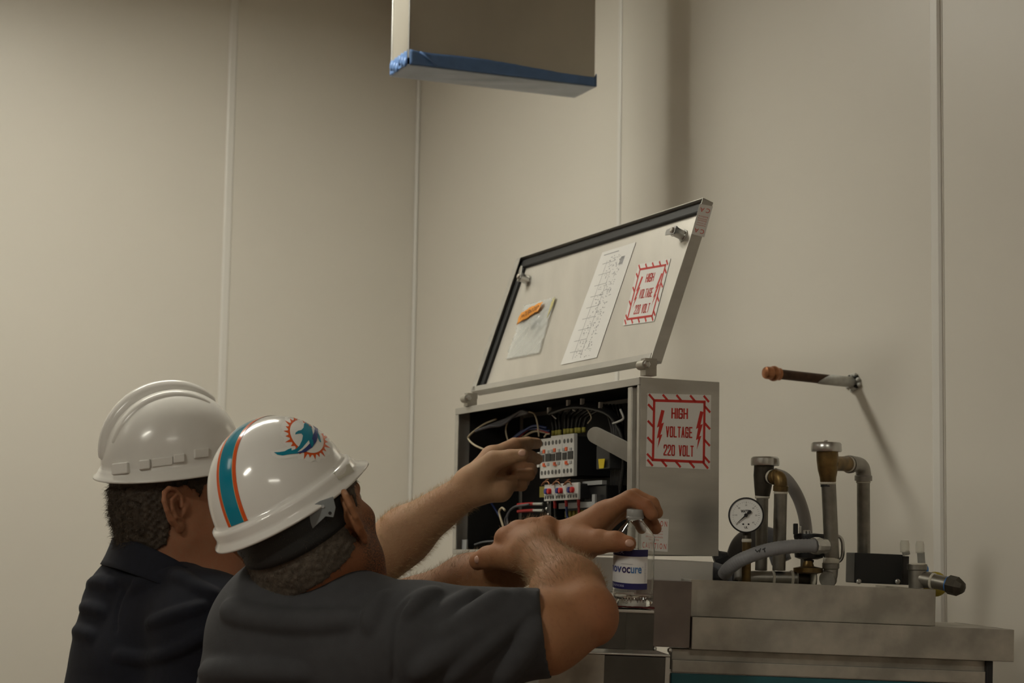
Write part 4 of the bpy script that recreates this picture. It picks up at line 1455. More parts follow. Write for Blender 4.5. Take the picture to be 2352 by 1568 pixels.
        for ax in range(3):
            o = [(0, 0, 0), (0, 0, 0), (0, 0, 0), (0, 0, 0)]
            b, c = [(1, 2), (2, 0), (0, 1)][ax]
            sl0 = [slice(0, None)] * 3
            sl1 = [slice(0, None)] * 3
            sl0[ax] = slice(0, -1)
            sl1[ax] = slice(1, None)
            A, Bq = inside[tuple(sl0)], inside[tuple(sl1)]
            e = np.argwhere(A != Bq)
            ok = (e[:, b] > 0) & (e[:, c] > 0) & (e[:, b] < s.n[b] - 1) & (e[:, c] < s.n[c] - 1)
            e = e[ok]
            sgn = A[e[:, 0], e[:, 1], e[:, 2]]
            ids = []
            for db, dc in ((-1, -1), (0, -1), (0, 0), (-1, 0)):
                q = e.copy()
                q[:, b] += db
                q[:, c] += dc
                ids.append(idx[q[:, 0], q[:, 1], q[:, 2]])
            Q = np.stack(ids, 1)
            Q = np.where(sgn[:, None], Q, Q[:, ::-1])
            quads.append(Q)
        Q = np.concatenate(quads)
        Q = Q[(Q >= 0).all(1)]
        return verts, Q

    def build(s, name, m, parent, smooth_it=0):
        v, q = s.mesh()
        if smooth_it:
            e = np.concatenate([q[:, [0, 1]], q[:, [1, 2]], q[:, [2, 3]], q[:, [3, 0]]])
            for _ in range(smooth_it):
                a = np.zeros_like(v)
                c = np.zeros(len(v))
                for i in range(3):
                    a[:, i] = np.bincount(e[:, 0], v[e[:, 1], i], len(v)) + np.bincount(e[:, 1], v[e[:, 0], i], len(v))
                c = np.bincount(e[:, 0], minlength=len(v)) + np.bincount(e[:, 1], minlength=len(v))
                v = v * .4 + .6 * a / np.maximum(c, 1)[:, None]
        loc = np.array([v[:, 0].mean(), v[:, 1].mean(), v[:, 2].min()])
        me = bpy.data.meshes.new(name)
        me.vertices.add(len(v))
        me.vertices.foreach_set('co', (v - loc).astype(np.float32).ravel())
        me.loops.add(len(q) * 4)
        me.loops.foreach_set('vertex_index', q.astype(np.int32).ravel())
        me.polygons.add(len(q))
        me.polygons.foreach_set('loop_start', np.arange(0, len(q) * 4, 4, dtype=np.int32))
        me.update(calc_edges=True)
        me.validate()
        o = finish(name, me, m, parent, True, 0, 0, loc)
        o_verts[o.name] = v
        return o


o_verts = {}


class Head:
    """local frame: x forward, y left, z up"""
    def __init__(s, c, yaw, pitch, roll, sc):
        f0 = V(math.cos(yaw), math.sin(yaw), 0)
        l0 = V(-math.sin(yaw), math.cos(yaw), 0)
        u0 = V(0, 0, 1)
        f1 = f0 * math.cos(pitch) + u0 * math.sin(pitch)
        u1 = u0 * math.cos(pitch) - f0 * math.sin(pitch)
        l1 = l0 * math.cos(roll) + u1 * math.sin(roll)      # roll > 0 lifts the left side
        u2 = u1 * math.cos(roll) - l0 * math.sin(roll)
        s.c, s.f, s.l, s.u, s.sc = np.asarray(c, float), f1, l1, u2, sc

    def __call__(s, x, y, z):
        return s.c + s.sc * (s.f * x + s.l * y + s.u * z)

    def ax(s):
        return (s.f, s.l, s.u)

    def local(s, X, Y, Z):
        dx, dy, dz = X - s.c[0], Y - s.c[1], Z - s.c[2]
        return tuple((dx * a[0] + dy * a[1] + dz * a[2]) / s.sc for a in (s.f, s.l, s.u))


def add_head(F, H, jowl=1.0, neck=()):
    c = H.sc
    F.ell(H(-.008, 0, .038), H.ax(), V(.098, .078, .092) * c, .0)
    F.ell(H(-.035, 0, .005), H.ax(), V(.070, .070, .075) * c, .03)
    F.ell(H(.035, 0, -.035), H.ax(), V(.058, .062, .075) * c, .03)
    for sg in (-1, 1):
        F.cone(H(-.005, sg * .052, -.055), H(.066, sg * .022, -.098), .021 * c * jowl, .019 * c, .03)
        F.ell(H(.062, sg * .040, -.022), H.ax(), V(.022, .022, .020) * c, .02)
        F.cone(H(.082, sg * .012, .026), H(.070, sg * .045, .022), .011 * c, .009 * c, .012)
        F.ell(H(.094, sg * .031, .006), H.ax(), V(.012, .016, .010) * c, .008, sub=True)
    F.ell(H(.074, 0, -.098), H.ax(), V(.019, .022, .018) * c, .02)
    F.cone(H(.088, 0, .014), H(.108, 0, -.026), .008 * c, .0115 * c, .010)
    for sg in (-1, 1):
        F.ell(H(.098, sg * .011, -.031), H.ax(), V(.011, .008, .008) * c, .006)
    F.ell(H(.088, 0, -.058), H.ax(), V(.010, .024, .0065) * c, .006)
    F.ell(H(.086, 0, -.071), H.ax(), V(.010, .020, .0065) * c, .006)
    F.ell(H(.099, 0, -.0645), H.ax(), V(.006, .022, .0012) * c, .003, sub=True)
    for a, b, r1, r2, k in neck:
        F.cone(a, b, r1, r2, k)
    q = F._slice(H.c - .16, H.c + .16)
    H.bare = (q[0], F.d[q[0]].copy(), q[1])
    for sg in (-1, 1):
        ear(F, H, sg)


def ear(F, H, sg):
    c = H.sc * 1.12
    o = H(-.012, sg * .073, -.004)
    flare = math.radians(33)
    ef = nrm(H.f * math.cos(flare) - H.l * sg * math.sin(flare))      # towards the face
    eu = nrm(H.u * .98 - H.f * .18)
    eo = nrm(np.cross(ef, eu))
    if np.dot(eo, H.l * sg) < 0:
        eo = -eo
    E_ = lambda a, b, n=0: o + c * (ef * (a - .016) + eu * b + eo * (n + .006))
    F.ell(E_(-.001, .004, .0), (ef, eu, eo), V(.0175, .029, .0050) * c, .006)
    F.cone(o, E_(.0, .002, -.002), .014 * c, .011 * c, .010)
    hel = [(.012, .004, .004), (.017, .018, .004), (.010, .031, .005), (-.003, .0355, .006), (-.014, .031, .006), (-.020, .019, .006), (-.020, .004, .006), (-.015, -.012, .005), (-.007, -.025, .004)]
    F.ell(E_(.004, .001, .007), (ef, eu, eo), V(.010, .014, .0095) * c, .003, sub=True)
    F.ell(E_(-.0145, .014, .0075), (ef, eu, eo), V(.0034, .016, .0055) * c, .002, sub=True)
    F.ell(E_(-.002, .0275, .0075), (ef, eu, eo), V(.012, .0034, .005) * c, .002, sub=True)
    for a, b in zip(hel[:-1], hel[1:]):
        F.cone(E_(*a), E_(*b), .0039 * c, .0039 * c, .002)
    ant = [(.006, .022, .005), (-.006, .017, .006), (-.010, .004, .006), (-.007, -.009, .006), (.000, -.015, .005)]
    for a, b in zip(ant[:-1], ant[1:]):
        F.cone(E_(*a), E_(*b), .0034 * c, .0034 * c, .003)
    F.ell(E_(-.001, -.026, .002), (ef, eu, eo), V(.0095, .0105, .0048) * c, .005)
    F.ell(E_(.014, -.003, .004), (ef, eu, eo), V(.004, .006, .004) * c, .003)


def skin_mat(name, base, red, dark):
    m = bpy.data.materials.new(name)
    m.use_nodes = True
    nt = m.node_tree
    b = nt.nodes['Principled BSDF']
    b.inputs['Roughness'].default_value = .66
    b.inputs['Specular IOR Level'].default_value = .35
    b.inputs['Subsurface Weight'].default_value = .12
    b.inputs['Subsurface Radius'].default_value = (.010, .004, .002)
    b.inputs['Subsurface Scale'].default_value = .5
    tc = nt.nodes.new('ShaderNodeTexCoord')
    n1 = nt.nodes.new('ShaderNodeTexNoise')
    n1.inputs['Scale'].default_value = 14
    n1.inputs['Detail'].default_value = 5
    n2 = nt.nodes.new('ShaderNodeTexNoise')
    n2.inputs['Scale'].default_value = 120
    n3 = nt.nodes.new('ShaderNodeTexNoise')
    n3.inputs['Scale'].default_value = 420
    for n in (n1, n2, n3):
        nt.links.new(tc.outputs['Object'], n.inputs['Vector'])
    at = nt.nodes.new('ShaderNodeAttribute')
    at.attribute_name = 'flush'
    mx = nt.nodes.new('ShaderNodeMix')
    mx.data_type = 'RGBA'
    mx.inputs[6].default_value = (*base, 1)
    mx.inputs[7].default_value = (*red, 1)
    ad = nt.nodes.new('ShaderNodeMath')
    ad.operation = 'MULTIPLY_ADD'
    nt.links.new(n1.outputs['Fac'], ad.inputs[0])
    ad.inputs[1].default_value = .7
    ad.inputs[2].default_value = -.2
    a2 = nt.nodes.new('ShaderNodeMath')
    a2.operation = 'ADD'
    a2.use_clamp = True
    nt.links.new(ad.outputs[0], a2.inputs[0])
    nt.links.new(at.outputs['Fac'], a2.inputs[1])
    nt.links.new(a2.outputs[0], mx.inputs[0])
    m2 = nt.nodes.new('ShaderNodeMix')
    m2.data_type = 'RGBA'
    rp = nt.nodes.new('ShaderNodeMapRange')
    rp.inputs[1].default_value = .52
    rp.inputs[2].default_value = .75
    rp.inputs[4].default_value = .45
    nt.links.new(n2.outputs['Fac'], rp.inputs[0])
    nt.links.new(rp.outputs[0], m2.inputs[0])
    nt.links.new(mx.outputs[2], m2.inputs[6])
    m2.inputs[7].default_value = (*dark, 1)
    # beard shadow
    at2 = nt.nodes.new('ShaderNodeAttribute')
    at2.attribute_name = 'stubble'
    m3 = nt.nodes.new('ShaderNodeMix')
    m3.data_type = 'RGBA'
    ml = nt.nodes.new('ShaderNodeMath')
    ml.operation = 'MULTIPLY'
    rp3 = nt.nodes.new('ShaderNodeMapRange')
    rp3.inputs[1].default_value = .40
    rp3.inputs[2].default_value = .60
    nt.links.new(n3.outputs['Fac'], rp3.inputs[0])
    nt.links.new(rp3.outputs[0], ml.inputs[0])
    nt.links.new(at2.outputs['Fac'], ml.inputs[1])
    nt.links.new(ml.outputs[0], m3.inputs[0])
    nt.links.new(m2.outputs[2], m3.inputs[6])
    m3.inputs[7].default_value = (.045, .036, .028, 1)
    nt.links.new(m3.outputs[2], b.inputs['Base Color'])
    bp = nt.nodes.new('ShaderNodeBump')
    bp.inputs['Strength'].default_value = .25
    bp.inputs['Distance'].default_value = .001
    nt.links.new(n3.outputs['Fac'], bp.inputs['Height'])
    nt.links.new(bp.outputs[0], b.inputs['Normal'])
    return m


def set_attr(o, name, vals):
    a = o.data.attributes.new(name, 'FLOAT', 'POINT')
    a.data.foreach_set('value', np.asarray(vals, np.float32))


def sstep(x, a, b):
    t = np.clip((x - a) / (b - a), 0, 1)
    return t * t * (3 - 2 * t)


def hair_shell(F, H, region, off, name, m, parent, noise=.0015, seed=0):
    """copy of the head's field, grown by off and kept where region(x, y, z) < 0 (head-local)"""
    sl, sub, (x, y, z) = H.bare
    G = Field(np.array([x.ravel()[0], y.ravel()[0], z.ravel()[0]], float), np.array([x.ravel()[-1], y.ravel()[-1], z.ravel()[-1]], float) - F.h * .5, F.h)
    G.d = sub[:G.n[0], :G.n[1], :G.n[2]].copy()
    X, Y, Z = G.grid()
    lx, ly, lz = H.local(X, Y, Z)
    nz = np.sin(lx * 310 + 3 * np.sin(ly * 170 + seed)) * np.sin(ly * 280 + 2 * np.sin(lz * 190)) * np.sin(lz * 260 + seed)
    reg = region(lx, ly, lz) + .004 * nz
    d = G.d - off - noise * nz * 1.6
    core = -(G.d + .004)          # hollow it a little below the skin
    G.d = np.maximum(np.maximum(d, reg), core).astype(np.float32)
    return G.build(name, m, parent, 1)


def strands(name, roots, dirs, length, rad, m, parent, curl=.3, seed=1):
    """many fine hairs as one mesh"""
    r = np.random.default_rng(seed)
    N = len(roots)
    L = length * r.uniform(.6, 1.25, N)
    t = dirs + r.normal(0, curl, (N, 3))
    t /= np.linalg.norm(t, axis=1)[:, None]
    b = t + r.normal(0, curl * 1.3, (N, 3)) + V(0, 0, -.25)
    b /= np.linalg.norm(b, axis=1)[:, None]
    p0 = roots
    p1 = p0 + t * (L * .5)[:, None]
    p2 = p1 + b * (L * .5)[:, None]
    s1 = np.cross(t, r.normal(0, 1, (N, 3)))
    s1 /= np.linalg.norm(s1, axis=1)[:, None]
    s2 = np.cross(t, s1)
    vs = np.stack([p0 + s1 * rad, p0 - s1 * rad * .5 + s2 * rad, p0 - s1 * rad * .5 - s2 * rad,
                   p1 + s1 * rad * .8, p1 - s1 * rad * .4 + s2 * rad * .8, p1 - s1 * rad * .4 - s2 * rad * .8, p2], 1).reshape(-1, 3)
    base = (np.arange(N) * 7)[:, None]
    quad = np.concatenate([base + np.array(q) for q in ((0, 1, 4, 3), (1, 2, 5, 4), (2, 0, 3, 5))])
    tri = np.concatenate([base + np.array(q) for q in ((3, 4, 6), (4, 5, 6), (5, 3, 6))])
    loc = np.array([vs[:, 0].mean(), vs[:, 1].mean(), vs[:, 2].min()])
    me = bpy.data.meshes.new(name)
    me.vertices.add(len(vs))
    me.vertices.foreach_set('co', (vs - loc).astype(np.float32).ravel())
    li = np.concatenate([quad.ravel(), tri.ravel()]).astype(np.int32)
    me.loops.add(len(li))
    me.loops.foreach_set('vertex_index', li)
    me.polygons.add(len(quad) + len(tri))
    ls = np.concatenate([np.arange(len(quad)) * 4, len(quad) * 4 + np.arange(len(tri)) * 3]).astype(np.int32)
    me.polygons.foreach_set('loop_start', ls)
    me.update(calc_edges=True)
    o = finish(name, me, m, parent, True, 0, 0, loc)
    o['kind'] = 'stuff'
    return o


def vert_normals(o):
    n = len(o.data.vertices)
    a = np.zeros(n * 3, np.float32)
    o.data.vertices.foreach_get('normal', a)
    return a.reshape(-1, 3).astype(float)


def nail(parent, F, px, py, dirpx, size=(.0075, .0062)):
    """finger nail on the surface at a pixel; dirpx = direction towards the tip in pixels"""
    p = F.hit(px, py)
    if p is None:
        return
    t = nrm(P(px + dirpx[0], py + dirpx[1], 3) - P(px, py, 3))
    e = .002
    g = V(F.sample(p + V(e, 0, 0)) - F.sample(p - V(e, 0, 0)), F.sample(p + V(0, e, 0)) - F.sample(p - V(0, e, 0)), F.sample(p + V(0, 0, e)) - F.sample(p - V(0, 0, e)))
    n = nrm(g)
    t = nrm(t - n * np.dot(t, n))
    MB().ball(p - n * .0012, (size[0], size[1], .0030), (t, np.cross(n, t), n), 14, 8).build('nail', M_NAIL, parent, True)


M_NAIL = mat('finger_nail', (.50, .30, .22), .35)


def trousers_and_shoes(parent, hip, yaw, waist_r, m_tr, top):
    fw, lf = V(math.cos(yaw), math.sin(yaw), 0), V(-math.sin(yaw), math.cos(yaw), 0)
    F = Field(hip - V(.32, .32, 0) - V(0, 0, hip[2] + .0), hip + V(.32, .32, top - hip[2] + .08), .010)
    F.cone(hip + V(0, 0, -.02), V(hip[0], hip[1], top), waist_r, waist_r, .0)
    for sg in (-1, 1):
        kn = V(hip[0], hip[1], .50) + lf * sg * .11 + fw * .02
        an = V(hip[0], hip[1], .09) + lf * sg * .12
        F.cone(hip + lf * sg * .09 - V(0, 0, .05), kn, .10, .075, .05)
        F.cone(kn, an, .075, .058, .02)
    F.cut(V(0, 0, .05), V(0, 0, -1))
    F.cut(V(0, 0, top + .02), V(0, 0, 1))
    F.build('trousers', m_tr, parent, 1)
    for sg in (-1, 1):
        an = V(hip[0], hip[1], 0) + lf * sg * .12
        G = Field(an - V(.24, .24, .02), an + V(.24, .24, .16), .006)
        G.cone(an + V(0, 0, .05) - fw * .05, an + V(0, 0, .04) + fw * .14, .045, .042, .0)
        G.cone(an + V(0, 0, .06), an + V(0, 0, .12), .05, .05, .03)
        G.cut(V(0, 0, .003), V(0, 0, -1))
        G.build('shoe', mat('shoe_leather', (.03, .022, .018), .5), parent, 1)

# ================================================================== PERSON IN THE GREY T-SHIRT (nearer)
NAVY = mat('navy_cotton', (.0045, .0058, .0135), .9, var=.2, scale=60, bump=.25, bscale=700)
GREY = mat('charcoal_tshirt', (.044, .0442, .048), .9, var=.12, scale=40, bump=.3, bscale=800)
M_JEAN = mat('dark_trousers', (.02, .022, .03), .9, var=.2, scale=50)
HAIR2 = mat('hair_grey_brown', (.115, .092, .070), .75, var=.4, scale=120, bump=.5, bscale=500)
HAIR1 = mat('hair_brown', (.055, .038, .024), .7, var=.4, scale=90, bump=.5, bscale=400)

H2 = Head(P(710, 1206, 3.01), math.radians(64), math.radians(20), math.radians(-14), 1.12)
SK2 = skin_mat('skin_tanned', (.31, .155, .072), (.29, .095, .042), (.22, .10, .048))
p2 = thing('person', V(P(690, 1500, 3.05)[0], P(690, 1500, 3.05)[1], 0), 'person in grey t-shirt, seen from behind, right hand gripping own left forearm', 'person')

F2 = Field(P(440, 1720, 3.35) - V(.02, .70, .0), P(1540, 880, 3.05) + V(.06, .42, .02), .0024)
NB = P(714, 1420, 3.05)
add_head(F2, H2, 1.35, ((H2(-.030, 0, -.035), NB, .083, .094, .03), (H2(.02, 0, -.075), NB + V(.04, .02, 0), .072, .088, .03)))
RS, LS = P(925, 1462, 2.88), P(592, 1470, 3.17)
F2.cone(NB - V(0, 0, .04), RS, .050, .056, .03)
F2.cone(NB - V(0, 0, .04), LS, .050, .048, .03)
F2.cone(NB - V(0, 0, .06), P(700, 1640, 3.06), .10, .13, .03)
# near (right) arm
EL = P(1354, 1424, 2.88)
F2.cone(RS, P(1130, 1458, 2.865), .056, .053, .02)
F2.cone(P(1130, 1458, 2.865), P(1255, 1452, 2.865), .053, .0570, .02)
F2.cone(P(1255, 1452, 2.865), EL, .0570, .040, .03)
F2.ell(P(1372, 1425, 2.885), (cR, cF, cU), (.022, .027, .026), .02)
WR = P(1228, 1268, 3.065)
F2.cone(P(1348, 1398, 2.885), P(1312, 1350, 2.945), .042, .047, .02)
F2.cone(P(1312, 1350, 2.945), WR, .047, .0345, .02)
F2.ell(P(1272, 1362, 2.93), (cR, cF, cU), (.036, .04, .036), .03)
# near hand, back to the viewer, gripping the other forearm
MC = [P(1164, 1238, 3.105), P(1190, 1222, 3.122), P(1222, 1216, 3.132), P(1256, 1211, 3.135)]
for q, r in zip(MC, (.019, .0185, .0180, .0170)):
    F2.cone(WR, q, .031, r, .014)
F2.cone(MC[0], MC[3], .017, .015, .01)
for i, q in enumerate(MC):
    pip_ = q + (P(1150, 1240, 3.1) - P(1160, 1236, 3.1)) + cF * (.052 - .004 * i)
    tip_ = pip_ + cU * -.040 + cF * .028 - cR * .004
    F2.chain([q, pip_, pip_ * .45 + tip_ * .55 + cF * .006, tip_], (.0165 - .001 * i, .0125 - .0005 * i, .0115, .010), .008)
TH_ = [P(1192, 1278, 3.072), P(1150, 1276, 3.098), P(1119, 1281, 3.118), P(1098, 1288, 3.130)]
F2.chain(TH_, (.027, .0215, .0180, .0150), .008)
for q in MC:
    F2.cone(WR - cF * .024 + (q - WR) * .15, q - cF * .010, .008, .010, .010)
F2.ell(P(1122, 1281, 3.114), (cR, cF, cU), (.017, .018, .0185), .006)
for q in MC:
    F2.ell(q - cF * .006 + cU * .004, (cR, cF, cU), (.0145, .014, .0145), .008)
# far (left) arm
EL2, WR2 = P(955, 1392, 3.27), P(1300, 1248, 3.135)
F2.cone(LS, EL2, .055, .046, .02)
F2.cone(EL2, P(1075, 1342, 3.225), .047, .0475, .02)
F2.cone(P(1075, 1342, 3.225), WR2, .0475, .0315, .02)
# far hand spread over the bottle
M2 = [P(1386, 1180, 3.135), P(1392, 1176, 3.16), P(1392, 1186, 3.185), P(1384, 1202, 3.205)]
for q, r in zip(M2, (.0200, .019, .018, .0165)):
    F2.cone(P(1315, 1240, 3.135), q, .0285, r, .014)
F2.cone(P(1300, 1250, 3.13), P(1340, 1252, 3.11), .030, .026, .014)
F2.chain([M2[0], P(1446, 1144, 3.115), P(1483, 1163, 3.103), P(1497, 1181, 3.098)], (.0180, .0130, .0120, .0104), .010)
F2.chain([M2[1], P(1458, 1140, 3.145), P(1497, 1157, 3.135), P(1509, 1177, 3.128)], (.0175, .0130, .0118, .0102), .010)
F2.chain([M2[2], P(1456, 1154, 3.178), P(1490, 1186, 3.166), P(1506, 1213, 3.157)], (.0165, .0125, .0115, .0100), .010)
F2.chain([M2[3], P(1437, 1172, 3.202), P(1464, 1192, 3.196), P(1474, 1214, 3.188)], (.015, .0112, .0102, .009), .010)
F2.chain([P(1325, 1248, 3.105), P(1376, 1244, 3.078), P(1416, 1243, 3.063), P(1444, 1248, 3.0535)], (.0280, .0200, .0150, .0122), .014)
F2.ell(P(1412, 1243, 3.064), (cR, cF, cU), (.017, .0155, .0158), .006)
body2 = F2.build('body', SK2, p2)
v = o_verts[body2.name]
lx, ly, lz = H2.local(v[:, 0], v[:, 1], v[:, 2])
near = np.linalg.norm(v - H2.c, axis=1) < .185
fl = np.where(near, sstep(-lz, -.02, .06) * .45 + .15, 0)
dE = np.linalg.norm(v - P(1395, 1420, 2.86), axis=1)
fl = fl + .45 * np.exp(-(dE / .05) ** 2) + .15 * np.exp(-(np.linalg.norm(v - P(1440, 1150, 3.1), axis=1) / .06) ** 2)
for q in MC + [P(1100, 1287, 3.12), P(1480, 1165, 3.1), P(1505, 1205, 3.15), P(1440, 1247, 3.05)]:
    fl = fl + .35 * np.exp(-(np.linalg.norm(v - q, axis=1) / .022) ** 2)
set_attr(body2, 'flush', np.clip(fl, 0, 1))
jaw = near * sstep(lx, -.035, .0) * sstep(-lz, .0, .03) * (1 - sstep(-lz, .11, .15)) * (1 - sstep(lx, .06, .12) * sstep(lz, -.05, -.02))
set_attr(body2, 'stubble', np.clip(jaw * .95, 0, 1))
nail(body2, F2, 1446, 1247, (10, 1))
nail(body2, F2, 1094, 1285, (-10, 3))
for sg in (-1, 1):
    MB().ball(H2(.079, sg * .031, .006), .0125 * 1.1).build('eye', mat('eye_white', (.6, .58, .55), .2), body2, True)


def reg2(x, y, z):
    # behind a hairline that runs in front of the ear, down to the nape
    front = np.where(z > .03, .070, np.where(z > -.035, .012 + (z + .035) * .3, -.030 + (z + .035) * .25))
    low = -.032 + .40 * x - z
    ear_ = .0285 - np.sqrt(((x + .006) * 1.0) ** 2 + ((np.abs(y) - .074) * .7) ** 2 + ((z + .002) * .80) ** 2)
    return np.maximum(np.maximum(x - front, low), ear_)


hair2 = hair_shell(F2, H2, reg2, .0032, 'hair', HAIR2, p2, .0012, 1)
hv, hn = o_verts[hair2.name], vert_normals(hair2)
sel = rng.choice(len(hv), 9000)
hd = hn[sel] * .55 - H2.u * .6 - H2.f * .15
strands('hair_strands', hv[sel], hd, .0065, .00022, HAIR2, p2, .25, 5)


def arm_hair(v, n, a, b, r, cnt, m, parent, seed, flow):
    ab = b - a
    t = np.clip(((v - a) @ ab) / (ab @ ab), 0, 1)
    d = np.linalg.norm(v - (a + t[:, None] * ab), axis=1)
    idx = np.where((d < r) & (t > .02) & (t < .98))[0]
    rr_ = np.random.default_rng(seed)
    s = rr_.choice(idx, min(cnt, len(idx)))
    return strands('arm_hair', v[s] - n[s] * .0004, n[s] * .7 + nrm(flow) * .8, .013, .00015, m, parent, .3, seed)


n2 = vert_normals(body2)
M_AHAIR = mat('arm_hair', (.30, .19, .09), .6)
arm_hair(v, n2, P(1330, 1380, 2.90), WR, .075, 3500, M_AHAIR, p2, 3, WR - EL)
arm_hair(v, n2, EL2, WR2, .075, 3500, M_AHAIR, p2, 4, WR2 - EL2)

# --- t-shirt
S2 = Field(P(400, 1568, 3.4) - V(.06, .73, .45), P(1330, 1290, 3.1) + V(.05, .42, .06), .0033)
S2.cone(P(700, 1470, 3.04), P(700, 1760, 3.06), .150, .172, .0)
S2.cone(P(700, 1760, 3.06), P(700, 2150, 3.06), .172, .175, .03)
S2.cone(P(652, 1482, 3.08), P(662, 1700, 3.06), .120, .165, .04)
S2.cone(P(615, 1452, 3.10), P(830, 1455, 2.95), .070, .080, .05)
S2.cone(P(830, 1455, 2.95), P(960, 1462, 2.875), .080, .078, .05)
S2.cone(P(950, 1462, 2.875), P(1290, 1453, 2.862), .0770, .0660, .03)
S2.cone(P(880, 1520, 2.93), P(1090, 1500, 2.87), .095, .060, .05)
S2.cone(P(598, 1472, 3.17), P(780, 1448, 3.21), .062, .062, .05)
S2.cone(P(560, 1420, 3.13), P(690, 1418, 3.06), .028, .046, .03)
S2.cone(P(690, 1418, 3.06), P(850, 1412, 3.00), .046, .044, .03)
base2 = S2
for pix, r, k in (
        ([(1238, 1372), (1180, 1425), (1110, 1485), (1030, 1560)], .005, .020),
        ([(1196, 1368), (1140, 1412), (1060, 1470), (960, 1545)], .0055, .022),
        ([(1150, 1366), (1095, 1405), (1020, 1450)], .004, .018),
        ([(1088, 1362), (1055, 1385), (1010, 1410)], .004, .016),
        ([(1000, 1358), (960, 1380), (930, 1410)], .004, .016),
        ([(1232, 1440), (1200, 1500), (1150, 1565)], .004, .02),
        ([(520, 1398), (560, 1412), (640, 1424), (740, 1428), (820, 1420)], .006, .022),
        ([(466, 1545), (520, 1538), (600, 1540), (700, 1548)], .006, .022),
        ([(880, 1370), (862, 1400), (850, 1440)], .004, .018)):
    S2.fold(pix, r * (.8 if pix[0][0] > 850 else .55), k + .004, .8)
S2.groove([(938, 1372), (915, 1410), (905, 1470), (903, 1530), (905, 1565)], .0028, .004)
ad = nrm(P(1290, 1453, 2.862) - P(950, 1462, 2.875))
hp = P(1254, 1453, 2.862)
hn_ = nrm(ad + cU * .10)
# open cuff: cut the sleeve end, hollow it
S2.cone(P(1245, 1454, 2.863), P(1310, 1453, 2.862), .0605, .0605, .0, sub=True)
X, Y, Z = S2.grid()
dpl = (X - hp[0]) * hn_[0] + (Y - hp[1]) * hn_[1] + (Z - hp[2]) * hn_[2]
S2.d = np.maximum(S2.d, dpl.astype(np.float32))
S2.cut(V(0, 0, .95), V(0, 0, -1))
# left sleeve end
hl = P(740, 1445, 3.205)
nl = nrm(EL2 - LS)
msk = ((Y - hl[1]) > -.03) & (((X - hl[0]) * nl[0] + (Y - hl[1]) * nl[1] + (Z - hl[2]) * nl[2]) > 0) & (X > hl[0]) & (Y > NB[1] + .10)
S2.d[msk] = np.maximum(S2.d[msk], .01)
shirt2 = S2.build('t_shirt', GREY, p2, 1)
# collar band
cr = []
nax = nrm(H2(-.03, 0, -.035) - NB)
cx1 = nrm(np.cross(nax, cF))
cy1 = np.cross(nax, cx1)
cc = P(716, 1372, 3.045)
for k in range(41):
    a = 2 * math.pi * k / 40
    cr.append(cc + cx1 * math.cos(a) * .100 + cy1 * math.sin(a) * .092 + nax * (.004 * math.sin(a * 2 + 1) - .006))
cb = MB()
cb.tube(cr, .0085, 8, cap=False)
cb.build('collar', GREY, p2, True)
trousers_and_shoes(p2, V(P(700, 2150, 3.06)[0], P(700, 2150, 3.06)[1], .92), math.radians(38), .165, M_JEAN, 1.0)

# ================================================================== PERSON IN THE NAVY POLO (farther)
H1 = Head(P(408, 1148, 3.66), math.radians(20), math.radians(10), math.radians(8), 1.10)
SK1 = skin_mat('skin_fair', (.37, .225, .125), (.30, .105, .052), (.30, .165, .09))
p1 = thing('person', V(P(400, 1500, 3.66)[0], P(400, 1500, 3.66)[1], 0), 'person in navy polo shirt reaching a bare arm into the control cabinet', 'person')
_lo, _hi = P(120, 1720, 3.9), P(1290, 860, 3.7) + V(.03, 0, .02)
F1 = Field(V(_lo[0], 3.37, _lo[2]), V(_hi[0], 3.99, _hi[2]), .0022)
N1 = P(405, 1395, 3.66)
add_head(F1, H1, 1.4, ((H1(-.030, 0, -.035), N1, .086, .096, .03), (H1(.025, 0, -.085), N1 + V(.04, 0, .0), .066, .092, .04), (H1(.06, 0, -.10), N1 + V(.07, 0, .02), .040, .07, .04)))
R1, L1 = P(470, 1450, 3.47), P(560, 1430, 3.82)
F1.cone(N1 - V(0, 0, .03), R1, .06, .06, .03)
F1.cone(N1 - V(0, 0, .03), L1, .06, .06, .03)
F1.cone(N1 - V(0, 0, .05), P(400, 1640, 3.66), .11, .15, .03)
EA, WA = P(812, 1318, 3.66), P(1074, 1126, 3.615)
F1.cone(L1, EA, .060, .052, .02)
F1.cone(EA, P(930, 1226, 3.64), .052, .0485, .02)
F1.cone(P(930, 1226, 3.64), WA, .0485, .0325, .02)
F1.ell(P(890, 1280, 3.63), (nrm(WA - EA), cF, np.cross(nrm(WA - EA), cF)), (.09, .035, .038), .03)
K1 = [P(1130, 1050, 3.645), P(1148, 1062, 3.665), P(1154, 1082, 3.675), P(1148, 1106, 3.675)]
for q, r in zip(K1, (.0215, .020, .019, .0175)):
    F1.cone(P(1085, 1112, 3.62), q, .030, r, .014)
F1.cone(P(1100, 1128, 3.605), P(1150, 1126, 3.61), .026, .020, .014)
F1.cone(P(1150, 1126, 3.61), P(1172, 1110, 3.635), .019, .016, .012)
F1.chain([P(1098, 1092, 3.60), P(1134, 1058, 3.588), P(1172, 1049, 3.582), P(1199, 1044, 3.578)], (.0260, .0190, .0140, .0112), .014)
F1.chain([K1[0], P(1182, 1022, 3.69), P(1212, 1018, 3.745), P(1233, 1018, 3.79)], (.0185, .0140, .0125, .0110), .012)
F1.chain([K1[1], P(1198, 1046, 3.70), P(1219, 1050, 3.74), P(1234, 1054, 3.77)], (.018, .0140, .0128, .0112), .010)
F1.chain([K1[2], P(1218, 1079, 3.69), P(1214, 1089, 3.655), P(1188, 1089, 3.640)], (.017, .0132, .0125, .0112), .008)
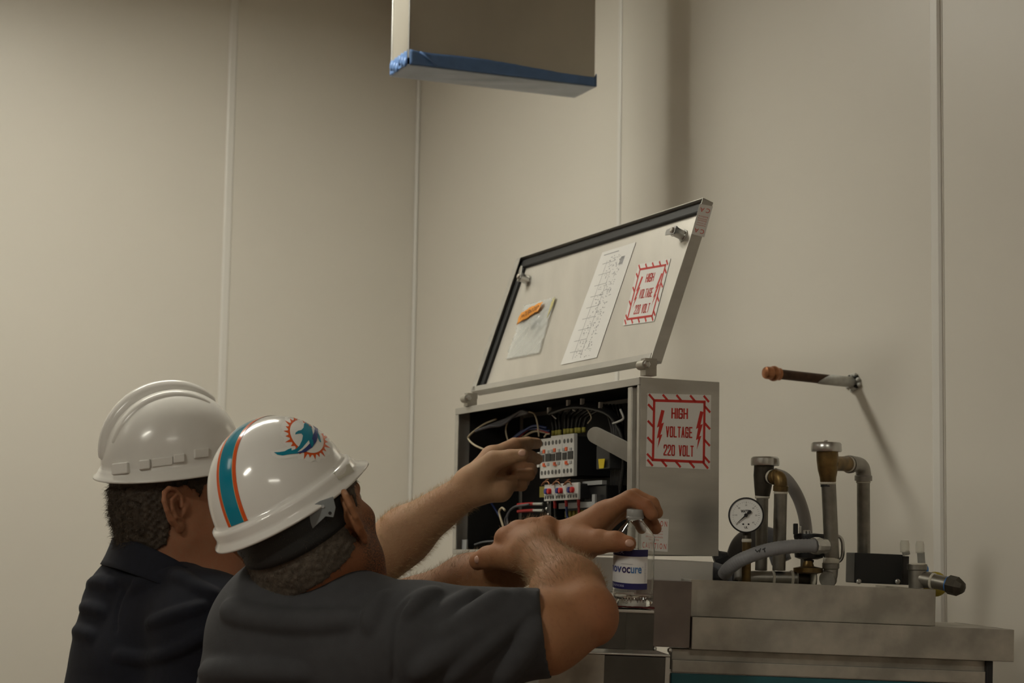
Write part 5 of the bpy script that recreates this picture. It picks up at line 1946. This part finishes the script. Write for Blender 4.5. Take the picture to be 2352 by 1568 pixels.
F1.chain([K1[3], P(1202, 1104, 3.685), P(1198, 1114, 3.655), P(1172, 1116, 3.640)], (.016, .0122, .0112, .0102), .008)
# hanging right arm, hidden behind the other person
EB, WB = P(440, 1820, 3.50), P(640, 1950, 3.45)
F1.cone(R1, EB, .055, .045, .02)
F1.cone(EB, WB, .045, .030, .02)
hb_ = nrm(WB - EB)
hs = nrm(np.cross(hb_, V(0, 0, 1)))
for i in range(4):
    q = WB + hb_ * .085 + hs * (.03 - .02 * i)
    F1.cone(WB, q, .026, .014, .012)
    F1.chain([q, q + hb_ * .04 - cU * .012, q + hb_ * .055 - cU * .035, q + hb_ * .05 - cU * .05], (.0125, .0105, .0095, .009), .006)
F1.chain([WB + hb_ * .02 + hs * .02, WB + hb_ * .05 + hs * .05, WB + hb_ * .085 + hs * .058], (.02, .013, .010), .01)
body1 = F1.build('body', SK1, p1)
v = o_verts[body1.name]
lx, ly, lz = H1.local(v[:, 0], v[:, 1], v[:, 2])
near = np.linalg.norm(v - H1.c, axis=1) < .32
set_attr(body1, 'flush', np.where(near, .55, .0) + .3 * np.exp(-(np.linalg.norm(v - P(1215, 1060, 3.68), axis=1) / .045) ** 2))
set_attr(body1, 'stubble', np.zeros(len(v)))
nail(body1, F1, 1199, 1040, (10, -1))
for sg in (-1, 1):
    MB().ball(H1(.079, sg * .031, .006), .0125 * 1.1).build('eye', MATS['eye_white'], body1, True)


def reg1(x, y, z):
    front = np.where(z > .03, .072, np.where(z > -.02, .010 + (z + .02) * .5, -.030 + (z + .02) * .35))
    ear_ = .0300 - np.sqrt(((x + .004) * 1.0) ** 2 + ((np.abs(y) - .074) * .7) ** 2 + ((z + .002) * .80) ** 2)
    return np.maximum(np.maximum(x - front, -.042 + .40 * x - z), ear_)


hair1 = hair_shell(F1, H1, reg1, .0045, 'hair', HAIR1, p1, .0025, 4)
hv, hn = o_verts[hair1.name], vert_normals(hair1)
sel = rng.choice(len(hv), 8000)
strands('hair_strands', hv[sel], hn[sel] * .5 - H1.u * .5 - H1.f * .35, .009, .00026, HAIR1, p1, .5, 8)
# longer curls at the nape
lx, ly, lz = H1.local(hv[:, 0], hv[:, 1], hv[:, 2])
nap = np.where((lx < -.075) & (lz < .04))[0]
sel = rng.choice(nap, 2200)
strands('nape_curls', hv[sel], hn[sel] * .9 - H1.u * .45 - H1.f * .2, .016, .0003, HAIR1, p1, .55, 9)
n1 = vert_normals(body1)
M_AHAIR1 = mat('arm_hair_blond', (.50, .34, .17), .6)
arm_hair(v, n1, EA, WA, .085, 4500, M_AHAIR1, p1, 6, WA - EA)

# --- polo shirt
S1 = Field(P(120, 1568, 3.9) - V(.06, .55, .42), P(760, 1180, 3.75) + V(.02, .36, .0), .0036)
S1.cone(P(385, 1520, 3.66), P(400, 1760, 3.66), .165, .200, .0)
S1.cone(P(400, 1760, 3.66), P(400, 2150, 3.66), .200, .195, .03)
S1.cone(P(290, 1392, 3.69), P(300, 1560, 3.70), .085, .125, .05)
S1.cone(P(345, 1352, 3.64), P(480, 1440, 3.50), .082, .090, .05)
S1.cone(P(345, 1352, 3.69), P(560, 1430, 3.80), .080, .080, .05)
S1.cone(P(480, 1440, 3.49), P(455, 1600, 3.49), .092, .085, .05)
S1.cone(P(455, 1600, 3.49), P(445, 1740, 3.50), .085, .078, .03)
S1.cone(P(560, 1430, 3.80), P(690, 1375, 3.73), .080, .072, .04)
for pix, r, k in (
        ([(262, 1330), (320, 1330), (385, 1305), (430, 1330)], .006, .02),
        ([(300, 1355), (350, 1330), (400, 1320), (450, 1345), (500, 1370)], .005, .02),
        ([(270, 1505), (340, 1512), (410, 1490), (480, 1452)], .005, .02),
        ([(340, 1432), (400, 1412), (470, 1392)], .005, .02),
        ([(196, 1340), (230, 1335), (262, 1345)], .005, .02),
        ([(180, 1395), (210, 1395), (240, 1405)], .005, .02),
        ([(164, 1448), (190, 1450), (215, 1460)], .005, .02)):
    S1.fold(pix, r * .5, k, .8)
S1.groove([(300, 1335), (280, 1370), (268, 1410), (266, 1450)], .0026, .004)
S1.cut(V(0, 0, .95), V(0, 0, -1))
# open the neck
S1.cone(H1(-.03, 0, -.035), N1 + V(.01, 0, -.02), .090, .092, .004, sub=True)
S1.build('polo_shirt', NAVY, p1, 1)
# fold-over collar: a band round the neck, high at the nape and low at the throat
ca = nrm(H1(-.03, 0, -.035) - N1)
fwd1 = nrm(V(math.cos(math.radians(20)), math.sin(math.radians(20)), 0))
lft1 = V(-fwd1[1], fwd1[0], 0)
c0 = P(398, 1318, 3.655)


ring_ = [(270, 1234, 3.71), (305, 1242, 3.585), (395, 1284, 3.530), (470, 1332, 3.545), (545, 1378, 3.62), (535, 1362, 3.72), (440, 1292, 3.795), (325, 1246, 3.80)]
rp_ = [P(*q) for q in ring_]
cl_ = curve_pts([rp_[-1]] + rp_ + [rp_[0], rp_[1]], 88)
i0 = int(np.argmin([np.linalg.norm(q - rp_[0]) for q in cl_[:20]]))
cl_ = cl_[i0:]
i1 = 20 + int(np.argmin([np.linalg.norm(q - rp_[0]) for q in cl_[20:]]))
cl_ = cl_[:i1 + 1]
cm_ = np.mean(cl_, 0)
def collar_pt(s, t):
    q = cl_[min(len(cl_) - 1, int(round(s * (len(cl_) - 1))))]
    rd_ = nrm((q - cm_) * V(1, 1, 0))
    # inner stand, rolled edge, outer leaf
    w = [(-.004, -.030), (-.002, -.012), (.000, -.002), (.005, .002), (.010, -.004), (.016, -.020), (.024, -.038), (.032, -.052)]
    k = t * (len(w) - 1)
    a = int(min(len(w) - 2, math.floor(k)))
    f_ = k - a
    o, h = w[a][0] * (1 - f_) + w[a + 1][0] * f_, w[a][1] * (1 - f_) + w[a + 1][1] * f_
    return q + rd_ * o + V(0, 0, h)


solid(wavy_sheet(collar_pt, len(cl_) - 1, 12).build('collar', NAVY, p1, True), .003)
trousers_and_shoes(p1, V(P(400, 2150, 3.66)[0], P(400, 2150, 3.66)[1], .92), math.radians(20), .185, mat('navy_trousers', (.012, .014, .022), .9), 1.0)

# ================================================================== HARD HATS
class Hat:
    def __init__(s, c, yaw, pitch, roll, a, b, h, p=2.35):
        hd = Head(c, yaw, pitch, roll, 1.0)
        s.H, s.a, s.b, s.h, s.p = hd, a, b, h, p

    def rad(s, th, z):
        """horizontal radius factor at height z"""
        zz = min(1.0, max(0.0, z / s.h))
        return (1 - zz ** s.p) ** (1 / 2.05)

    def pt(s, th, z, off=0.0):
        k = s.rad(th, z)
        x, y = s.a * k * math.cos(th), s.b * k * math.sin(th)
        if off:
            n = nrm(V(math.cos(th) / s.a, math.sin(th) / s.b, 0))
            x, y = x + n[0] * off, y + n[1] * off
        return s.H(x, y, z)

    def surf(s, y, phi, off=0.0):
        """point on the dome at sideways offset y and angle phi over the crown (0 = front, pi = back)"""
        lo, hi = 0.0, .3
        for _ in range(40):
            m = (lo + hi) / 2
            x, z = math.cos(phi) * m, math.sin(phi) * m
            kk = max(0, 1 - min(1, abs(z) / s.h) ** s.p) ** (2 / 2.05)
            inside = (x / s.a) ** 2 + (y / s.b) ** 2 < kk
            if inside:
                lo = m
            else:
                hi = m
        m = lo + off
        return s.H(math.cos(phi) * m, y, math.sin(phi) * m)

    def shell(s, name, m, parent, z0, visor, band):
        N = 112
        rings = []
        zs = [s.h * (1 - (1 - i / 26) ** 2) for i in range(27)]
        zs = sorted(set([round(z0 + (s.h - z0) * math.sin(math.pi / 2 * i / 26), 6) for i in range(27)]))
        def ringp(fn):
            return [fn(2 * math.pi * k / N) for k in range(N)]
        prof = []
        vis = lambda th: visor * max(0, math.cos(th)) ** 3
        # underside / inside first
        inner_z = [s.h - .004 - (s.h - .004 - z0) * (1 - math.sin(math.pi / 2 * i / 12)) for i in range(12, -1, -1)]
        for z in inner_z[1:]:
            prof.append(lambda th, z=z: s.pt(th, z + .0035 * 0, -.0035))
        prof.append(lambda th: s.pt(th, .004, .002 - .0035))
        for (dz, of, vf) in band:
            prof.append(lambda th, dz=dz, of=of, vf=vf: s.pt(th, 0, of + vis(th) * vf) + s.H.u * (dz - (.16 * vis(th) * vf)))
        for z in zs[:-1]:
            prof.append(lambda th, z=z: s.pt(th, z, 0))
        vs = []
        for fn in prof:
            vs += ringp(fn)
        fs = []
        for i in range(len(prof) - 1):
            for k in range(N):
                k2 = (k + 1) % N
                fs.append((i * N + k, i * N + k2, (i + 1) * N + k2, (i + 1) * N + k))
        mb = MB().add(vs, fs)
        top = len(mb.v)
        mb.v.append(tuple(s.H(0, 0, s.h)))
        mb.v.append(tuple(s.H(0, 0, s.h - .0045)))
        b = (len(prof) - 1) * N
        for k in range(N):
            mb.f.append((b + k, b + (k + 1) % N, top))
            mb.f.append(((k + 1) % N, k, top + 1))
        o = mb.build(name, m, parent, True)
        s.bvh = BVHTree.FromPolygons([Vector(p) for p in mb.v], mb.f)
        return o

    def hit(s, px, py, off=.0005):
        d = RAY(px, py)
        r = s.bvh.ray_cast(Vector(cC), Vector(d))
        if r[0] is None:
            return None
        n = np.array(r[1])
        if np.dot(n, d) > 0:
            n = -n
        return np.array(r[0]) + n * off


M_HAT = mat('hat_white_gloss', (.72, .705, .67), .16, coat=.4, spec=.5)
M_HATM = mat('hat_white_worn', (.72, .705, .665), .24, coat=.2, var=.03, scale=30)
M_TEALS = mat('stripe_teal', (.0, .20, .30), .2, coat=.4)
M_ORNS = mat('stripe_orange', (.62, .085, .012), .22, coat=.4)
M_GOLD = mat('stripe_edge', (.45, .33, .14), .3)


def strip(hat, name, y0, y1, p0, p1, off, m, parent, n=60, ny=4, bulge=0.0, taper=False):
    def fn(s, t):
        ph = p0 + (p1 - p0) * s
        tp = math.sin(math.pi * min(1, max(0, s))) ** .35 if taper else 1
        yy = y0 + (y1 - y0) * t
        if taper:
            ym = (y0 + y1) / 2
            yy = ym + (yy - ym) * (.4 + .6 * tp)
        return hat.surf(yy, ph, off + bulge * math.sin(math.pi * t) ** .6 * tp)
    return wavy_sheet(fn, n, ny).build(name, m, parent, True)


# --- hat of the nearer person
hat2 = Hat(P(664, 1168, 3.0), math.radians(64), math.radians(26), math.radians(-18), .127, .107, .150)
t2 = thing('hard_hat', hat2.H(0, 0, 0), 'white hard hat with teal and orange stripe and dolphin emblem', 'hard hat', 'hard hats')
sh2 = hat2.shell('shell', M_HAT, t2, .030, .034, [(-.003, .010, 1), (-.001, .0145, 1), (.002, .0140, .98), (.008, .0075, .75), (.014, .0062, .4), (.023, .0068, .12), (.0275, .0055, 0), (.0295, .0015, 0)])
for y0, y1, m_, nm in ((-.0130, .0130, M_TEALS, 'teal_stripe'), (-.0200, -.0140, M_ORNS, 'orange_stripe'), (.0140, .0200, M_ORNS, 'orange_stripe'),
                       (-.0140, -.0130, M_GOLD, 'stripe_edge'), (.0130, .0140, M_GOLD, 'stripe_edge')):
    strip(hat2, nm, y0, y1, math.radians(22), math.radians(165), .0006, m_, t2)
# raised side panels of the dome
# suspension: dark headband, grey slot clip
sb = []
for k in range(49):
    a = 2 * math.pi * k / 48
    sb.append(hat2.H(.098 * math.cos(a) - .004, .084 * math.sin(a), -.004 - .02 * (1 - math.cos(a)) * .5))
MB().tube(sb, .010, 8, cap=False).build('headband', M_BLACK, t2, True)
nb_ = wavy_sheet(lambda s, t: H2(-.104 * math.cos((s - .5) * 2.9) - .010, .0865 * math.sin((s - .5) * 2.9), .035 - t * (.026 + .030 * math.cos((s - .5) * 2.4))), 30, 6).build('nape_pad', M_BLACK, t2, True)
solid(nb_, .006)
M_CLIP = mat('clip_grey', (.20, .215, .22), .5)
_ph = F2.hit(735, 1180)
cz = float((_ph - cC) @ cF) - .016
clip = MB().plate([P(x, y, cz + dz) for x, y, dz in ((700, 1170, 0), (735, 1150, .0), (765, 1140, .0), (771, 1165, 0), (766, 1188, 0), (748, 1186, 0), (718, 1214, 0))], cF * .003).build('suspension_clip', M_CLIP, t2, bevel=.001)
MB().lathe(P(758, 1178, cz - .0005), -cF, [(0, .0026), (.0006, .0026)], 12).build('clip_hole', M_BLACK, clip)
MB().lathe(P(742, 1163, cz - .0005), -cF, [(0, .003), (.001, .002)], 10).build('clip_rivet', M_GREYP, clip)
# accessory slot plate and hook near the peak
q4 = [hat2.hit(x, y, .0006) for x, y in ((765, 1088), (800, 1065), (812, 1083), (778, 1102))]
if all(q is not None for q in q4):
    MB().plate(q4, nrm(np.cross(q4[1] - q4[0], q4[3] - q4[0])) * -.0012).build('slot_plate', mat('slot_cream', (.55, .54, .46), .4), t2)
MB().tube([P(805, 1083, 2.99), P(811, 1088, 2.985), P(808, 1094, 2.985)], .002, 8).build('hook', M_GREYP, t2, True)

# emblem, laid on the dome
emb_o = (460, 920, 4.48)


def e2p(x, y):
    return 460 + (1080 + (x - 1080) * 1.06) / 4.48, 920 + (375 + (y - 375) * 1.08) / 4.48


def decal(name, polys, m, parent, off, step=10):
    mb = MB()
    for poly in polys:
        # densify, triangulate, subdivide, project on the shell
        bm = bmesh.new()
        vs = [bm.verts.new((x, y, 0)) for x, y in poly]
        es = [bm.edges.new((vs[i], vs[(i + 1) % len(vs)])) for i in range(len(vs))]
        bmesh.ops.triangle_fill(bm, use_beauty=True, use_dissolve=False, edges=es)
        for _ in range(5):
            lo_e = [e for e in bm.edges if e.calc_length() > 34]
            if not lo_e:
                break
            bmesh.ops.subdivide_edges(bm, edges=lo_e, cuts=1)
            bmesh.ops.triangulate(bm, faces=bm.faces[:])
        bm.verts.index_update()
        pts = []
        for w in bm.verts:
            h = hat2.hit(*e2p(w.co.x, w.co.y), off=off)
            pts.append(h)
        good = [h is not None for h in pts]
        n0 = len(mb.v)
        mb.v.extend([tuple(h) if h is not None else (0, 0, 0) for h in pts])
        for f_ in bm.faces:
            ii = [w.index for w in f_.verts]
            if all(good[i] for i in ii):
                mb.f.append(tuple(n0 + i for i in ii))
        bm.free()
    if mb.f:
        # drop unused placeholder vertices
        used = sorted({i for f_ in mb.f for i in f_})
        mp_ = {i: k for k, i in enumerate(used)}
        mb.v = [mb.v[i] for i in used]
        mb.f = [tuple(mp_[i] for i in f_) for f_ in mb.f]
        return mb.build(name, m, parent, True)


# sunburst ring with rays: centre (1095, 370), tilted ellipse
ctr, ea, eb, rot_ = (1092, 372), 192, 132, math.radians(42)


def ept(t, k=1.0, dr=0.0):
    x, y = (ea * k + dr) * math.cos(t), (eb * k + dr) * math.sin(t)
    return ctr[0] + x * math.cos(rot_) - y * math.sin(rot_), ctr[1] + x * math.sin(rot_) + y * math.cos(rot_)


out_ = []
NR = 26
for k in range(NR):
    t0 = 2 * math.pi * k / NR
    long_ = (60, 34, 46, 30)[k % 4]
    out_.append(ept(t0, 1, 12))
    out_.append(ept(t0 + math.pi / NR * .9, 1, 12 + long_))
    out_.append(ept(t0 + math.pi / NR * 1.35, 1, 14))
white = [ept(2 * math.pi * k / 40, 1, 76 + 16 * math.sin(k * 2.6)) for k in range(40)]
M_DECW = mat('decal_white', (.76, .75, .72), .25, coat=.3)
tail_w = [(745, 510), (790, 505), (900, 470), (1010, 440), (1060, 520), (1000, 560), (900, 580), (820, 580), (760, 550)]
em = decal('emblem', [white], M_DECW, t2, .0004)
em['label'] = 'round emblem of a leaping dolphin over an orange sun'
decal('emblem_tail_border', [tail_w], M_DECW, em, .0005)
decal('sunburst', [out_], M_ORNS, em, .0007)
decal('sun_disc', [[ept(2 * math.pi * k / 48, 1, -6) for k in range(48)]], M_DECW, em, .0010)
dol = [(1100, 222), (1135, 220), (1165, 232), (1150, 238), (1130, 250), (1140, 300), (1150, 350), (1160, 400), (1150, 440), (1120, 480), (1060, 515), (985, 535), (930, 540), (860, 552), (810, 545), (775, 522), (830, 520), (880, 512), (910, 495), (945, 482), (945, 505), (990, 490), (1020, 460), (1045, 410), (1055, 365), (1040, 345), (1010, 348), (980, 355), (985, 335), (1010, 318), (1040, 312), (1060, 290), (1065, 255)]
M_DNAVY = mat('dolphin_navy', (.02, .045, .19), .25, coat=.3)
decal('dolphin_body', [dol], M_TEALS, em, .0013)
decal('dolphin_belly', [[(1165, 232), (1190, 240), (1198, 300), (1200, 360), (1185, 420), (1145, 475), (1080, 520), (990, 536), (1060, 500), (1110, 450), (1140, 400), (1160, 330), (1150, 270)]], M_DNAVY, em, .0015)
decal('dolphin_patch', [[(1150, 238), (1168, 240), (1166, 300), (1158, 345), (1142, 300), (1140, 262)]], M_DECW, em, .0018)
decal('dolphin_patch', [[(1110, 410), (1118, 440), (1090, 470), (1040, 510), (1000, 522), (1050, 480)]], M_DECW, em, .0018)
decal('dolphin_fin', [[(1195, 330), (1215, 370), (1230, 430), (1215, 425), (1198, 390)]], M_TEALS, em, .0016)
decal('dolphin_fin', [[(1118, 400), (1150, 405), (1155, 445), (1140, 482), (1122, 440)]], M_TEALS, em, .0019)
decal('dolphin_eye', [[(1112, 238), (1122, 236), (1124, 246), (1114, 248)]], M_DECW, em, .0019)

# --- hat of the farther person
hat1 = Hat(P(398, 1076, 3.66), math.radians(20), math.radians(9), math.radians(10), .136, .112, .156, 2.2)
t1 = thing('hard_hat', hat1.H(0, 0, 0), 'plain white hard hat with raised crown ridge and side slots', 'hard hat', 'hard hats')
hat1.shell('shell', M_HATM, t1, .018, .045, [(-.003, .010, 1), (-.001, .0155, 1), (.002, .0150, .98), (.006, .0090, .7), (.012, .0050, .3), (.017, .0015, .05)])
r_ = strip(hat1, 'crown_ridge', -.018, .018, math.radians(52), math.radians(166), -.001, M_HATM, t1, 60, 12, .017, True)
strip(hat1, 'side_ridge', -.046, -.030, math.radians(58), math.radians(150), -.001, M_HATM, t1, 50, 8, .006, True)
strip(hat1, 'side_ridge', .030, .046, math.radians(58), math.radians(150), -.001, M_HATM, t1, 50, 8, .006, True)
# front step of the ridge
for (x, y, w, h_, d_) in ((279, 1076, 36, 26, .007), (333, 1066, 26, 22, .006), (373, 1060, 48, 20, .0025), (411, 1052, 26, 20, .006), (462, 1040, 34, 22, .004)):
    c = hat1.hit(x, y, 0)
    if c is None:
        continue
    a_, b_ = hat1.hit(x - w / 2, y + w * .06, 0), hat1.hit(x + w / 2, y - w * .06, 0)
    u_, d2 = hat1.hit(x, y - h_ / 2, 0), hat1.hit(x, y + h_ / 2, 0)
    if any(q is None for q in (a_, b_, u_, d2)):
        continue
    ex, ey = (b_ - a_), (u_ - d2)
    nn = nrm(np.cross(ex, ey))
    if np.dot(nn, cC - c) < 0:
        nn = -nn
    MB().box(c - ex / 2 - ey / 2 - nn * .004, ex, ey, nn * (d_ + .004)).build('side_slot', M_HATM, t1, bevel=.0022, bseg=3)
sb = []
for k in range(49):
    a = 2 * math.pi * k / 48
    sb.append(hat1.H(.104 * math.cos(a), .088 * math.sin(a), -.002 - .018 * (1 - math.cos(a)) * .5))
MB().tube(sb, .008, 8, cap=False).build('headband', M_BLACK, t1, True)
solid(wavy_sheet(lambda s, t: hat1.H(-.116 * math.cos((s - .5) * 1.8), .10 * math.sin((s - .5) * 1.8), -.012 - .022 * t), 24, 4).build('nape_strap', M_BLACK, t1, True), .003)
